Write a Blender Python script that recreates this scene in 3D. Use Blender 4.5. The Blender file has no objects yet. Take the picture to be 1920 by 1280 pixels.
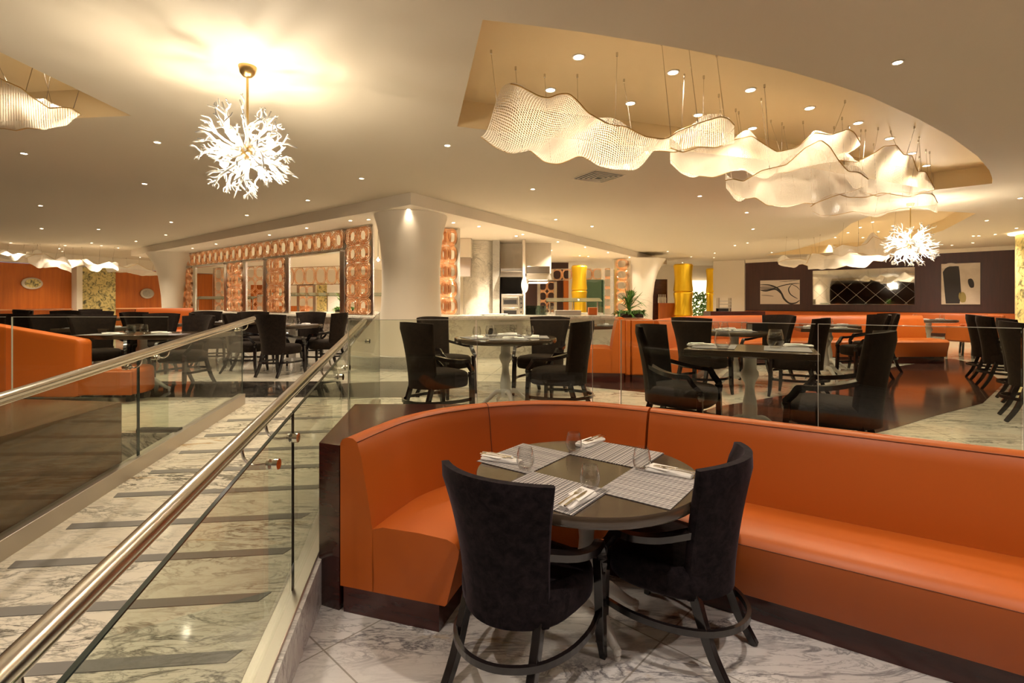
import bpy, math, random
from mathutils import Vector, Matrix
from mathutils.geometry import tessellate_polygon
PI = math.pi
S = bpy.context.scene
COL = S.collection

# ------------------------------------------------------------------ camera, world, exposure
F, HZ, H, U = 946.0, 566.0, 1.59, 0.46       # focal length (px), horizon row, eye height, upper floor height
ZC, ZR, ZS = 3.35, 3.62, 3.15                # main ceiling, recess ceiling, kitchen soffit
cam = bpy.data.objects.new('camera', bpy.data.cameras.new('camera')); COL.objects.link(cam)
cam.data.sensor_width = 36; cam.data.lens = F/1920*36; cam.data.shift_y = -(640-HZ)/1920
cam.location = (0, 0, H); cam.rotation_euler = (PI/2, 0, 0); cam.data.clip_start = .05
S.camera = cam
S.view_settings.view_transform = 'Standard'; S.view_settings.look = 'None'
S.view_settings.gamma = 1; S.view_settings.use_curve_mapping = False
S.view_settings.exposure = 0.28
w = bpy.data.worlds.new('world'); S.world = w; w.use_nodes = True
w.node_tree.nodes['Background'].inputs[0].default_value = (.66, .72, 1.0, 1)
w.node_tree.nodes['Background'].inputs[1].default_value = .30
WARM = (1, .70, .40); WARM2 = (1, .83, .62)
E_SPOT, E_REC, E_SOF, E_CHAND = 110, 62, 115, 22

def P(px, py, z):
    y = F*(H-z)/(py-HZ); return Vector(((px-960)/F*y, y, z))
def D(px, py, y):
    return Vector(((px-960)/F*y, y, H-(py-HZ)/F*y))

# ------------------------------------------------------------------ materials
def new_mat(name):
    m = bpy.data.materials.new(name); m.use_nodes = True
    return m, m.node_tree.nodes, m.node_tree.links, m.node_tree.nodes['Principled BSDF']
def setp(b, **k):
    for n, v in k.items():
        n = n.replace('_', ' ')
        if n in b.inputs: b.inputs[n].default_value = v
def plain(name, col, rough=.5, metal=0, **k):
    m, N, L, b = new_mat(name)
    setp(b, Base_Color=(*col, 1), Roughness=rough, Metallic=metal, **k); return m
def emis(name, col, s):
    m, N, L, b = new_mat(name)
    setp(b, Base_Color=(*col, 1), Emission_Color=(*col, 1), Emission_Strength=s); return m
def ramp(N, stops):
    r = N.new('ShaderNodeValToRGB'); e = r.color_ramp.elements
    while len(e) < len(stops): e.new(.5)
    for i, (p, c) in enumerate(stops): e[i].position = p; e[i].color = (*c, 1)
    return r
def pos_map(N, L, rot=0, scale=(1, 1, 1)):
    g = N.new('ShaderNodeNewGeometry'); mp = N.new('ShaderNodeMapping')
    mp.inputs['Rotation'].default_value = (0, 0, rot); mp.inputs['Scale'].default_value = scale
    L.new(g.outputs['Position'], mp.inputs[0]); return mp.outputs[0]
def noise(N, L, v, scale, detail=4, rough=.5, dist=0):
    n = N.new('ShaderNodeTexNoise'); L.new(v, n.inputs['Vector'])
    n.inputs['Scale'].default_value = scale; n.inputs['Detail'].default_value = detail
    n.inputs['Roughness'].default_value = rough; n.inputs['Distortion'].default_value = dist
    return n.outputs['Fac']
def mixc(N, L, f, a, b):
    m = N.new('ShaderNodeMix'); m.data_type = 'RGBA'
    if isinstance(f, (int, float)): m.inputs[0].default_value = f
    else: L.new(f, m.inputs[0])
    for i, c in ((6, a), (7, b)):
        if isinstance(c, tuple): m.inputs[i].default_value = (*c, 1)
        else: L.new(c, m.inputs[i])
    return m.outputs[2]
def marble(name, base, vein, base2, rot=.9, s=1.0, rough=.12, vein_amt=1.0, stretch=3.5, stain=None, joint=None):
    m, N, L, b = new_mat(name)
    v = pos_map(N, L, rot, (s, s*stretch, s*1.6))
    n1 = noise(N, L, v, 1.3, 9, .62, 1.2)
    r1 = ramp(N, [(.455, (0, 0, 0)), (.495, (1, 1, 1)), (.535, (0, 0, 0))]); L.new(n1, r1.inputs[0])
    n2 = noise(N, L, v, 3.3, 8, .65, .8)
    r2 = ramp(N, [(.46, (0, 0, 0)), (.50, (.6, .6, .6)), (.53, (0, 0, 0))]); L.new(n2, r2.inputs[0])
    n3 = noise(N, L, v, .7, 3, .5, .3)
    r3 = ramp(N, [(.38, (.15, .15, .15)), (.62, (1, 1, 1))]); L.new(n3, r3.inputs[0])
    mx = N.new('ShaderNodeMath'); mx.operation = 'MAXIMUM'; L.new(r1.outputs[0], mx.inputs[0]); L.new(r2.outputs[0], mx.inputs[1])
    ml = N.new('ShaderNodeMath'); ml.operation = 'MULTIPLY'; L.new(mx.outputs[0], ml.inputs[0]); L.new(r3.outputs[0], ml.inputs[1])
    ma = N.new('ShaderNodeMath'); ma.operation = 'MULTIPLY'; L.new(ml.outputs[0], ma.inputs[0]); ma.inputs[1].default_value = vein_amt
    c = mixc(N, L, n3, base, base2)
    if stain:
        n4 = noise(N, L, v, .9, 6, .7, 1.5); r4 = ramp(N, [(.60, (0, 0, 0)), (.70, (.8, .8, .8))]); L.new(n4, r4.inputs[0])
        c = mixc(N, L, r4.outputs[0], c, stain)
    c = mixc(N, L, ma.outputs[0], c, vein)
    if joint:
        bt = N.new('ShaderNodeTexBrick'); L.new(pos_map(N, L, joint[1]), bt.inputs['Vector'])
        bt.offset = 0; bt.inputs['Scale'].default_value = 1; bt.inputs['Mortar Size'].default_value = .004
        bt.inputs['Brick Width'].default_value = joint[0]; bt.inputs['Row Height'].default_value = joint[0]
        bt.inputs['Color1'].default_value = bt.inputs['Color2'].default_value = (0, 0, 0, 1); bt.inputs['Mortar'].default_value = (.7, .7, .7, 1)
        c = mixc(N, L, bt.outputs[0], c, (.2, .17, .13))
    L.new(c, b.inputs['Base Color']); setp(b, Roughness=rough); return m
def wood(name, c1, c2, rough=.3, rot=0, sc=(1, 1, 1), coat=0):
    m, N, L, b = new_mat(name)
    n = noise(N, L, pos_map(N, L, rot, sc), 3, 5, .6, .4)
    r = ramp(N, [(.3, c1), (.7, c2)]); L.new(n, r.inputs[0]); L.new(r.outputs[0], b.inputs['Base Color'])
    setp(b, Roughness=rough, Coat_Weight=coat, Coat_Roughness=.08); return m
def fabric(name, c1, c2, sheen, scol, rough=.9):
    m, N, L, b = new_mat(name)
    n = noise(N, L, pos_map(N, L), 26, 4, .7, .5)
    r = ramp(N, [(.35, c1), (.7, c2)]); L.new(n, r.inputs[0]); L.new(r.outputs[0], b.inputs['Base Color'])
    setp(b, Roughness=rough, Specular_IOR_Level=.15, Sheen_Weight=sheen, Sheen_Roughness=.35, Sheen_Tint=(*scol, 1)); return m
def thin_glass(name, tint, f0=.05, rough=0, power=5):
    m, N, L, b = new_mat(name); N.remove(b)
    lw = N.new('ShaderNodeLayerWeight'); lw.inputs[0].default_value = .5
    pw = N.new('ShaderNodeMath'); pw.operation = 'POWER'; L.new(lw.outputs['Facing'], pw.inputs[0]); pw.inputs[1].default_value = power
    ad = N.new('ShaderNodeMath'); ad.operation = 'MULTIPLY_ADD'; L.new(pw.outputs[0], ad.inputs[0]); ad.inputs[1].default_value = 1-f0; ad.inputs[2].default_value = f0
    t = N.new('ShaderNodeBsdfTransparent'); t.inputs[0].default_value = (*tint, 1)
    g = N.new('ShaderNodeBsdfGlossy'); g.inputs['Roughness'].default_value = rough
    mx = N.new('ShaderNodeMixShader'); L.new(ad.outputs[0], mx.inputs[0]); L.new(t.outputs[0], mx.inputs[1]); L.new(g.outputs[0], mx.inputs[2])
    L.new(mx.outputs[0], N['Material Output'].inputs[0]); return m
def net(name, col, cell=.014, cover=.62):
    m, N, L, b = new_mat(name); N.remove(b)
    uv = N.new('ShaderNodeUVMap'); sp = N.new('ShaderNodeSeparateXYZ'); L.new(uv.outputs[0], sp.inputs[0])
    o = []
    for i in (0, 1):
        a = N.new('ShaderNodeMath'); a.operation = 'MULTIPLY'; L.new(sp.outputs[i], a.inputs[0]); a.inputs[1].default_value = 1/cell
        f = N.new('ShaderNodeMath'); f.operation = 'FRACT'; L.new(a.outputs[0], f.inputs[0])
        g = N.new('ShaderNodeMath'); g.operation = 'LESS_THAN'; L.new(f.outputs[0], g.inputs[0]); g.inputs[1].default_value = 1-math.sqrt(1-cover)
        o.append(g.outputs[0])
    mx = N.new('ShaderNodeMath'); mx.operation = 'MAXIMUM'; L.new(o[0], mx.inputs[0]); L.new(o[1], mx.inputs[1])
    d = N.new('ShaderNodeBsdfDiffuse'); d.inputs[0].default_value = (*col, 1)
    t = N.new('ShaderNodeBsdfTranslucent'); t.inputs[0].default_value = (*col, 1)
    m1 = N.new('ShaderNodeMixShader'); m1.inputs[0].default_value = .55; L.new(d.outputs[0], m1.inputs[1]); L.new(t.outputs[0], m1.inputs[2])
    gl = N.new('ShaderNodeBsdfGlossy'); gl.inputs['Roughness'].default_value = .25
    m2 = N.new('ShaderNodeMixShader'); m2.inputs[0].default_value = .06; L.new(m1.outputs[0], m2.inputs[1]); L.new(gl.outputs[0], m2.inputs[2])
    tr = N.new('ShaderNodeBsdfTransparent')
    m3 = N.new('ShaderNodeMixShader'); L.new(mx.outputs[0], m3.inputs[0]); L.new(tr.outputs[0], m3.inputs[1]); L.new(m2.outputs[0], m3.inputs[2])
    L.new(m3.outputs[0], N['Material Output'].inputs[0]); return m

M = {}
M['plaster'] = plain('plaster', (.56, .49, .37), .7)
M['plaster_light'] = plain('plaster_light', (.74, .66, .54), .6)
M['recess'] = plain('recess', (.72, .57, .33), .6)
M['marble'] = marble('marble', (.62, .56, .44), (.13, .12, .10), (.74, .69, .58), rot=-.45, s=1.25, rough=.07, joint=(1.5, .15))
M['marble_ramp'] = marble('marble_ramp', (.66, .60, .47), (.10, .09, .07), (.78, .72, .60), rot=-.95, s=1.6, rough=.08, stain=(.42, .24, .07))
M['marble_low'] = marble('marble_low', (.62, .60, .58), (.14, .13, .14), (.72, .69, .66), rot=.5, s=1.3, rough=.08, stain=(.50, .36, .20), joint=(1.1, .75))
M['marble_grey'] = marble('marble_grey', (.30, .27, .22), (.06, .055, .05), (.42, .39, .33), rot=.7, s=1.2, rough=.1)
M['marble_black'] = marble('marble_black', (.012, .011, .010), (.20, .17, .13), (.02, .018, .016), rot=.5, s=1.2, rough=.06, vein_amt=.6)
M['marble_wall'] = marble('marble_wall', (.58, .54, .45), (.22, .20, .17), (.70, .66, .58), rot=.3, s=1.3, rough=.2, vein_amt=.7)
M['marble_side'] = marble('marble_side', (.55, .52, .50), (.16, .14, .14), (.66, .62, .60), rot=.2, s=1.6, rough=.2)
M['stone_plinth'] = marble('stone_plinth', (.36, .34, .29), (.2, .19, .16), (.48, .45, .40), s=8, rough=.35)
M['floor_brown'] = wood('floor_brown', (.045, .020, .016), (.075, .034, .026), .10, 0, (.6, 9, 1))
M['leather'] = plain('leather', (.48, .104, .010), .45, Specular_IOR_Level=.4)
M['leather_seam'] = plain('leather_seam', (.16, .035, .008), .6)
M['mahogany'] = wood('mahogany', (.035, .008, .007), (.075, .018, .013), .22, .2, (1, 1, 6), .3)
M['mahogany_lit'] = wood('mahogany_lit', (.10, .038, .015), (.16, .062, .024), .25, .2, (1, 1, 6), .3)  # mahogany lightened; the lit panel's brown reflection is put into its colour
M['maroon'] = wood('maroon', (.036, .010, .010), (.058, .016, .015), .35, 0, (5, 5, .4))
M['wall_brown'] = wood('wall_brown', (.10, .045, .022), (.16, .072, .036), .5, 0, (3, 3, .3))
M['orange_wood'] = wood('orange_wood', (.36, .085, .008), (.50, .13, .013), .35, 0, (3.5, 3.5, .2))
M['velvet'] = fabric('velvet', (.003, .002, .003), (.020, .013, .015), .10, (.6, .45, .55))
M['velvet_brown'] = fabric('velvet_brown', (.009, .006, .004), (.020, .012, .008), .07, (.85, .65, .45))
M['lacquer'] = plain('lacquer', (.010, .007, .007), .22, Coat_Weight=.4, Coat_Roughness=.1)
M['white_paint'] = plain('white_paint', (.74, .71, .66), .35)
M['tabletop'] = wood('tabletop', (.060, .042, .028), (.072, .050, .033), .16, .4, (3, .4, 1), .3)
M['steel'] = plain('steel', (.64, .60, .54), .24, 1)
M['steel_dull'] = plain('steel_dull', (.55, .50, .44), .42, 1)
M['chrome'] = plain('chrome', (.78, .75, .70), .08, 1)
M['cutlery'] = plain('cutlery', (.75, .70, .66), .15, 1)
M['copper'] = plain('copper', (1.0, .62, .38), .13, 1)
M['gold'] = plain('gold', (.95, .62, .04), .34, 1)
M['brass'] = plain('brass', (.62, .42, .16), .3, 1)
M['tape'] = plain('tape', (.20, .185, .16), .75)
M['glass'] = thin_glass('glass', (.90, .925, .87), .035)
M['glass_edge'] = plain('glass_edge', (.02, .03, .025), .1)
M['edge_light'] = plain('edge_light', (.55, .56, .48), .2)
M['tumbler'] = thin_glass('tumbler', (.985, .985, .985), .05, .02, 2.6)
M['napkin'] = plain('napkin', (.80, .77, .73), .8)
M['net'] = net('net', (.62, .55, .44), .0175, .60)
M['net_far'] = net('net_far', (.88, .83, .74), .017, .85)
M['black'] = plain('black', (.01, .009, .009), .4)
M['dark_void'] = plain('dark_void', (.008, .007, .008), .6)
M['lamp'] = emis('lamp', (1, .86, .66), 30)
M['bulb'] = emis('bulb', (1, .90, .74), 60)
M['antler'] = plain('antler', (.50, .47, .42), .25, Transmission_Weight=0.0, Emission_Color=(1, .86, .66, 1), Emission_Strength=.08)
M['cove'] = emis('cove', (1, .80, .50), 6)
M['leaf'] = plain('leaf', (.07, .16, .025), .45)
M['leaf2'] = plain('leaf2', (.10, .22, .03), .45)
M['pot'] = plain('pot', (.02, .012, .01), .4)
M['art_paper'] = plain('art_paper', (.62, .54, .48), .7)
M['art_paper2'] = wood('art_paper2', (.50, .42, .34), (.62, .54, .45), .7)
M['ink'] = plain('ink', (.02, .016, .018), .6)
M['ink_grey'] = plain('ink_grey', (.28, .24, .22), .7)
M['ochre'] = plain('ochre', (.30, .24, .08), .7)
M['mirror'] = plain('mirror', (.72, .72, .68), .03, 1)
M['green_glass'] = thin_glass('green_glass', (.45, .62, .55), .12)
M['doorway_glow'] = emis('doorway_glow', (1, .85, .6), 1.5)
def pat(name, c1, c2, c3, s):
    m, N, L, b = new_mat(name)
    n = noise(N, L, pos_map(N, L), s, 3, .6, 1.2)
    r = ramp(N, [(.36, c3), (.46, c2), (.56, c1)]); L.new(n, r.inputs[0]); L.new(r.outputs[0], b.inputs['Base Color'])
    setp(b, Roughness=.5); return m
M['mosaic'] = pat('mosaic', (.62, .50, .20), (.40, .33, .13), (.10, .09, .04), 6.5)
def stripes():
    m, N, L, b = new_mat('placemat')
    uv = N.new('ShaderNodeUVMap'); mp = N.new('ShaderNodeMapping'); L.new(uv.outputs[0], mp.inputs[0]); mp.inputs['Scale'].default_value = (0.6, 1, 1)
    n = noise(N, L, mp.outputs[0], 1, 0)
    sp = N.new('ShaderNodeSeparateXYZ'); L.new(uv.outputs[0], sp.inputs[0])
    c = N.new('ShaderNodeCombineXYZ'); L.new(sp.outputs[0], c.inputs[1])
    n2 = noise(N, L, c.outputs[0], 150, 1, .5)
    wv = N.new('ShaderNodeMath'); wv.operation = 'MULTIPLY'; L.new(sp.outputs[1], wv.inputs[0]); wv.inputs[1].default_value = 260
    sn = N.new('ShaderNodeMath'); sn.operation = 'SINE'; L.new(wv.outputs[0], sn.inputs[0])
    ad = N.new('ShaderNodeMath'); ad.operation = 'MULTIPLY_ADD'; L.new(sn.outputs[0], ad.inputs[0]); ad.inputs[1].default_value = .018; L.new(n2, ad.inputs[2])
    r = ramp(N, [(.42, (.03, .027, .035)), (.50, (.22, .20, .20)), (.58, (.60, .57, .54))]); L.new(ad.outputs[0], r.inputs[0])
    L.new(r.outputs[0], b.inputs['Base Color']); setp(b, Roughness=.6); return m
M['placemat'] = stripes()
M['mat_grey'] = plain('mat_grey', (.20, .19, .20), .5)

# ------------------------------------------------------------------ mesh builder
class MB:
    def __init__(s): s.v = []; s.f = []; s.uv = None
    def add(s, vs, fs, uvs=None):
        o = len(s.v); s.v += [tuple(v) for v in vs]; s.f += [tuple(i+o for i in f) for f in fs]
        if uvs is not None: s.uv = (s.uv or []) + list(uvs)
        return s
    def box(s, x0, x1, y0, y1, z0, z1, m=None):
        vs = [Vector((x, y, z)) for z in (z0, z1) for y in (y0, y1) for x in (x0, x1)]
        if m is not None: vs = [m @ v for v in vs]
        return s.add(vs, [(0, 2, 3, 1), (4, 5, 7, 6), (0, 1, 5, 4), (2, 6, 7, 3), (0, 4, 6, 2), (1, 3, 7, 5)])
    def prism(s, poly, z0, z1):
        n = len(poly); tri = tessellate_polygon([[Vector((x, y, 0)) for x, y in poly]])
        zz = (lambda q, i: q(poly[i]) if callable(q) else q)
        vs = [(x, y, zz(z0, i)) for i, (x, y) in enumerate(poly)] + [(x, y, zz(z1, i)) for i, (x, y) in enumerate(poly)]
        ar = sum(poly[i-1][0]*poly[i][1]-poly[i][0]*poly[i-1][1] for i in range(n))
        fs = [(a, b, c) for a, b, c in tri] + [(c+n, b+n, a+n) for a, b, c in tri]
        # fix winding
        def up(t): 
            a, b, c = [poly[i % n] for i in t]; return (b[0]-a[0])*(c[1]-a[1])-(b[1]-a[1])*(c[0]-a[0]) > 0
        g = []
        for t in fs:
            top = t[0] >= n
            g.append(t if up(t) == top else t[::-1])
        for i in range(n):
            j = (i+1) % n; q = (i, j, j+n, i+n); g.append(q if ar > 0 else q[::-1])
        return s.add(vs, g)
    def tube(s, pts, rad, seg=8, cap=True, flat=None):
        pts = [Vector(p) for p in pts]; n = len(pts); rad = [rad]*n if isinstance(rad, (int, float)) else rad
        vs = []; up = None
        for i, p in enumerate(pts):
            t = (pts[min(i+1, n-1)]-pts[max(i-1, 0)]).normalized()
            if up is None: up = Vector((0, 0, 1)) if abs(t.z) < .9 else Vector((1, 0, 0))
            a = t.cross(up)
            if a.length < 1e-4: a = t.orthogonal()
            a.normalize(); b = a.cross(t).normalized(); up = b
            for k in range(seg):
                th = 2*PI*(k+.5)/seg; vs.append(p+(a*math.cos(th)+b*math.sin(th))*rad[i])
        fs = [(i*seg+k, i*seg+(k+1) % seg, (i+1)*seg+(k+1) % seg, (i+1)*seg+k) for i in range(n-1) for k in range(seg)]
        if cap: fs += [tuple(range(seg))[::-1], tuple((n-1)*seg+k for k in range(seg))]
        return s.add(vs, fs)
    def bar(s, pts, w, h, up=(0, 0, 1), closed=False):
        pts = [Vector(p) for p in pts]; n = len(pts); vs = []; up = Vector(up)
        for i, p in enumerate(pts):
            if closed: t = (pts[(i+1) % n]-pts[i-1]).normalized()
            else: t = (pts[min(i+1, n-1)]-pts[max(i-1, 0)]).normalized()
            a = t.cross(up)
            if a.length < .15: a = Vector((1, 0, 0)).cross(t) if abs(t.x) < .9 else Vector((0, 1, 0)).cross(t)
            a.normalize(); b = a.cross(t).normalized()
            ww = w[i] if isinstance(w, (list, tuple)) else w; hh = h[i] if isinstance(h, (list, tuple)) else h
            for ca, cb in ((-1, -1), (1, -1), (1, 1), (-1, 1)): vs.append(p+a*ca*ww/2+b*cb*hh/2)
        m = n if closed else n-1
        fs = [(i*4+k, i*4+(k+1) % 4, ((i+1) % n)*4+(k+1) % 4, ((i+1) % n)*4+k) for i in range(m) for k in range(4)]
        if not closed: fs += [(3, 2, 1, 0), tuple((n-1)*4+k for k in range(4))]
        return s.add(vs, fs)
    def lathe(s, prof, c=(0, 0, 0), seg=32, cap=True):
        c = Vector(c); vs = []; n = len(prof)
        for r, z in prof:
            for k in range(seg): th = 2*PI*k/seg; vs.append(c+Vector((r*math.cos(th), r*math.sin(th), z)))
        fs = [(i*seg+k, i*seg+(k+1) % seg, (i+1)*seg+(k+1) % seg, (i+1)*seg+k) for i in range(n-1) for k in range(seg)]
        if cap: fs += [tuple(range(seg))[::-1], tuple((n-1)*seg+k for k in range(seg))]
        return s.add(vs, fs)
    def loft(s, rings, cap=True):
        n = len(rings[0]); vs = [v for r in rings for v in r]
        fs = [(i*n+k, i*n+(k+1) % n, (i+1)*n+(k+1) % n, (i+1)*n+k) for i in range(len(rings)-1) for k in range(n)]
        if cap: fs += [tuple(range(n))[::-1], tuple((len(rings)-1)*n+k for k in range(n))]
        return s.add(vs, fs)
    def grid(s, fn, nu, nv, uvf=None):
        vs = [fn(i/nu, j/nv) for i in range(nu+1) for j in range(nv+1)]
        fs = [(i*(nv+1)+j, (i+1)*(nv+1)+j, (i+1)*(nv+1)+j+1, i*(nv+1)+j+1) for i in range(nu) for j in range(nv)]
        return s.add(vs, fs, [uvf(i/nu, j/nv) for i in range(nu+1) for j in range(nv+1)] if uvf else None)
    def sweep(s, path, prof):
        """path: 2D points; prof: (offset to the right of travel, z) closed outline"""
        n = len(path); vs = []
        for i, p in enumerate(path):
            a = Vector(path[max(i-1, 0)]); b = Vector(path[min(i+1, n-1)]); t = (b-a).normalized(); nr = Vector((t.y, -t.x))
            for o, z in prof: vs.append((p[0]+nr.x*o, p[1]+nr.y*o, z))
        m = len(prof)
        fs = [(i*m+k, i*m+(k+1) % m, (i+1)*m+(k+1) % m, (i+1)*m+k) for i in range(n-1) for k in range(m)]
        fs += [tuple(range(m))[::-1], tuple((n-1)*m+k for k in range(m))]
        return s.add(vs, fs)
    def build(s, name, mat, parent=None, smooth=False, bevel=0, label=None, seg=2):
        me = bpy.data.meshes.new(name); me.from_pydata(s.v, [], s.f); me.materials.append(M[mat] if isinstance(mat, str) else mat)
        if s.uv:
            uvl = me.uv_layers.new(name='UVMap')
            for lp in me.loops: uvl.data[lp.index].uv = s.uv[lp.vertex_index]
        me.update()
        import bmesh
        bm = bmesh.new(); bm.from_mesh(me)
        if not s.uv: bmesh.ops.recalc_face_normals(bm, faces=bm.faces)
        bm.to_mesh(me); bm.free()
        o = bpy.data.objects.new(name, me); COL.objects.link(o)
        if smooth:
            me.polygons.foreach_set('use_smooth', [True]*len(me.polygons))
            if smooth != 2: me.set_sharp_from_angle(angle=math.radians(40))
        if bevel:
            b = o.modifiers.new('bevel', 'BEVEL'); b.width = bevel; b.segments = seg; b.limit_method = 'ANGLE'
            me.polygons.foreach_set('use_smooth', [True]*len(me.polygons))
            if not smooth: me.set_sharp_from_angle(angle=math.radians(60))
        if parent: o.parent = parent
        if label: o['label'] = label
        return o
def tag(o, label, cat, group=None):
    o['label'] = label; o['category'] = cat
    if group: o['group'] = group
    return o
def thing(name, label, cat, loc=(0, 0, 0), rz=0, group=None):
    o = bpy.data.objects.new(name, None); COL.objects.link(o); o.empty_display_size = .1
    o.location = loc; o.rotation_euler = (0, 0, rz); return tag(o, label, cat, group)
def struct(mb, name, mat, **k):
    o = mb.build(name, mat, **k); o['kind'] = 'structure'; return o
def dup(root, loc, rz, label, group=None, scale=None):
    def cp(o, par):
        c = o.copy(); COL.objects.link(c); c.parent = par
        for ch in o.children: cp(ch, c)
        return c
    r = cp(root, None); r.location = loc; r.rotation_euler = (0, 0, rz); r['label'] = label
    if group: r['group'] = group
    if scale: r.scale = (scale,)*3
    return r
def ang(f): return math.atan2(-f[0], f[1])
def catmull(pts, n=8):
    pts = [Vector(p) for p in pts]; out = []
    for i in range(len(pts)-1):
        p0 = pts[max(i-1, 0)]; p1 = pts[i]; p2 = pts[i+1]; p3 = pts[min(i+2, len(pts)-1)]
        for k in range(n):
            t = k/n; out.append(.5*((2*p1)+(p2-p0)*t+(2*p0-5*p1+4*p2-p3)*t*t+(3*p1-p0-3*p2+p3)*t**3))
    out.append(pts[-1]); return out
def flatpoly(outer, holes, z, down=True):
    loops = [[Vector((x, y, 0)) for x, y in outer]]+[[Vector((x, y, 0)) for x, y in h] for h in holes]
    tri = tessellate_polygon(loops); vs = [(v.x, v.y, z) for l in loops for v in l]; fs = []
    for t in tri:
        a, b, c = [vs[i] for i in t]; cr = (b[0]-a[0])*(c[1]-a[1])-(b[1]-a[1])*(c[0]-a[0])
        fs.append(t if (cr < 0) == down else t[::-1])
    mb = MB(); mb.v = vs; mb.f = [tuple(t) for t in fs]; return mb

# ------------------------------------------------------------------ floors and ramp
SL = .0875
def zr(d): return U-SL*(5.6-d)
def XR(d): return -1.012-.148*(d-1.92)
def XL(d): return -2.50-.082*d
struct(MB().box(-19.9, 21.7, -4, 6.5, -.1, 0), 'floor', 'marble_low')
up = [(XR(3.72)+.10, 3.72), (.79, 3.72), (2.51, 2.52), (4.9, .9), (26, .9), (26, 30), (-30, 30), (-30, 4.35), (XL(4.35)-.08, 4.35), (XL(5.6)-.08, 5.6), (XR(5.6)+.10, 5.6)]
struct(MB().prism(up, .0, U), 'floor_upper', 'marble')
# ramp body
rp = [(XL(.4)-.08, .4), (XL(5.6)-.08, 5.6), (XR(5.6)+.1, 5.6), (XR(.4)+.1, .4)][::-1]
struct(MB().prism(rp, 0.0, lambda p: zr(p[1])+.0005), 'floor_ramp', 'marble_ramp')
# marble side wall of the ramp towards the dining level and low wall on the far side
mb = MB(); n0, n1 = .6, 3.66
mb.add([(XR(n0)+.10, n0, 0), (XR(n1)+.10, n1, 0), (XR(n1)+.10, n1, zr(n1)+.04), (XR(n0)+.10, n0, zr(n0)+.04), (XR(n0)+.12, n0, 0), (XR(n1)+.12, n1, 0), (XR(n1)+.12, n1, zr(n1)+.04), (XR(n0)+.12, n0, zr(n0)+.04)],
       [(0, 1, 2, 3), (7, 6, 5, 4), (3, 2, 6, 7), (0, 4, 5, 1), (0, 3, 7, 4), (1, 5, 6, 2)])
struct(mb, 'trim_ramp_side', 'marble_side')
# floor inlays
def inlay(pts, mat, z=U+.003, name='floor_inlay'):
    return struct(MB().prism(pts, U-.01, z), name, mat)
inlay([(-14, 5.98), (-1.1, 5.98), (-1.1, 7.17), (-14, 7.17)], 'marble_black')
inlay([(-1.095, 6.02), (1.0, 6.02), (1.0, 7.17), (-1.095, 7.17)], 'marble_grey')
inlay([(-14, 8.2), (-1.0, 8.2), (-2.6, 10.4), (-10, 16.2), (-14, 16.2)], 'marble_grey')
bp = [(1250, 790), (1343, 763), (1530, 731), (1676, 688), (1780, 672), (1809, 677), (1843, 691), (1873, 711), (1880, 721), (1843, 756), (1752, 780), (1666, 806), (1560, 832), (1400, 870)]
inlay([tuple(P(a, b, U)[:2]) for a, b in bp][::-1], 'floor_brown')
inlay([tuple(P(a, b, U)[:2]) for a, b in [(1085, 700), (1225, 716), (1225, 737), (1085, 724)]][::-1], 'floor_brown')
# grip strips on the ramp
for i, yy in enumerate([2.05, 2.41, 2.79, 3.17, 3.57, 3.94, 4.33, 4.73, 5.15]):
    r = (XR(yy)-.10, yy); l = (XL(yy)+.10, yy-.13)
    hw = .032; mb = MB()
    q = [(l[0], l[1]-hw), (r[0]-.012, r[1]-hw), (r[0]+.02, r[1]+hw), (l[0]-.02, l[1]+hw)]
    mb.prism(q, lambda p: zr(p[1])-.002, lambda p: zr(p[1])+.004)
    tag(mb.build('anti_slip_strip', 'tape'), 'grey anti-slip strip laid across the marble ramp, %s from the ramp foot' %
        ['first', 'second', 'third', 'fourth', 'fifth', 'sixth', 'seventh', 'eighth', 'ninth'][i], 'floor strip', 'grip strips on the ramp')

# ------------------------------------------------------------------ ceiling
rec1 = [(-.183, 3.147)] + [tuple(P(a, b, ZC)[:2]) for a, b in [(999, 48), (1090, 60), (1183, 75), (1300, 95), (1409, 117), (1473, 132), (1560, 157), (1629, 180), (1720, 222), (1784, 257), (1833, 293), (1855, 319), (1862, 338), (1860, 344), (1750, 356)]] + [(3, 6.2), (-.3, 5.15), (-.55, 5.06)]
rec2 = [(-3.6, 4.77), (-4.27, 4.84), (-9, 5.4), (-9, 1.6), (-3.62, 1.6)]
rec3 = [(9.2, 10.0), (10.6, 12.4), (12.2, 16.3), (11, 18.5), (9.5, 19), (9.5, 16.8), (8.8, 13.8), (7.6, 11.3), (7.3, 10.2), (7.6, 9.6)]
outer = [(-20, -4.1), (22, -4.1), (22, 26), (-20, 26)]
struct(flatpoly(outer, [rec1, rec2, rec3], ZC), 'ceiling', 'plaster')
for i, r in enumerate((rec1, rec2, rec3)):
    m = MB(); n = len(r)
    m.add([(x, y, ZC) for x, y in r]+[(x, y, ZR) for x, y in r], [(k, (k+1) % n, (k+1) % n+n, k+n) for k in range(n)])
    struct(m, 'ceiling_recess_side', 'recess', smooth=True)
    struct(flatpoly(r, [], ZR), 'ceiling_recess', 'recess')
C0 = Vector((-1.62, 8.08)); dl = Vector((-.78, .62)); dr = Vector((.53, .85))
sof = [tuple(C0), tuple(C0+dr*15.2), (6.6, 25.5), (-13, 25.5), tuple(C0+dl*14.4)]
m = MB().prism(sof, ZS, ZC+.01); struct(m, 'ceiling_soffit', 'plaster_light')

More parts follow.
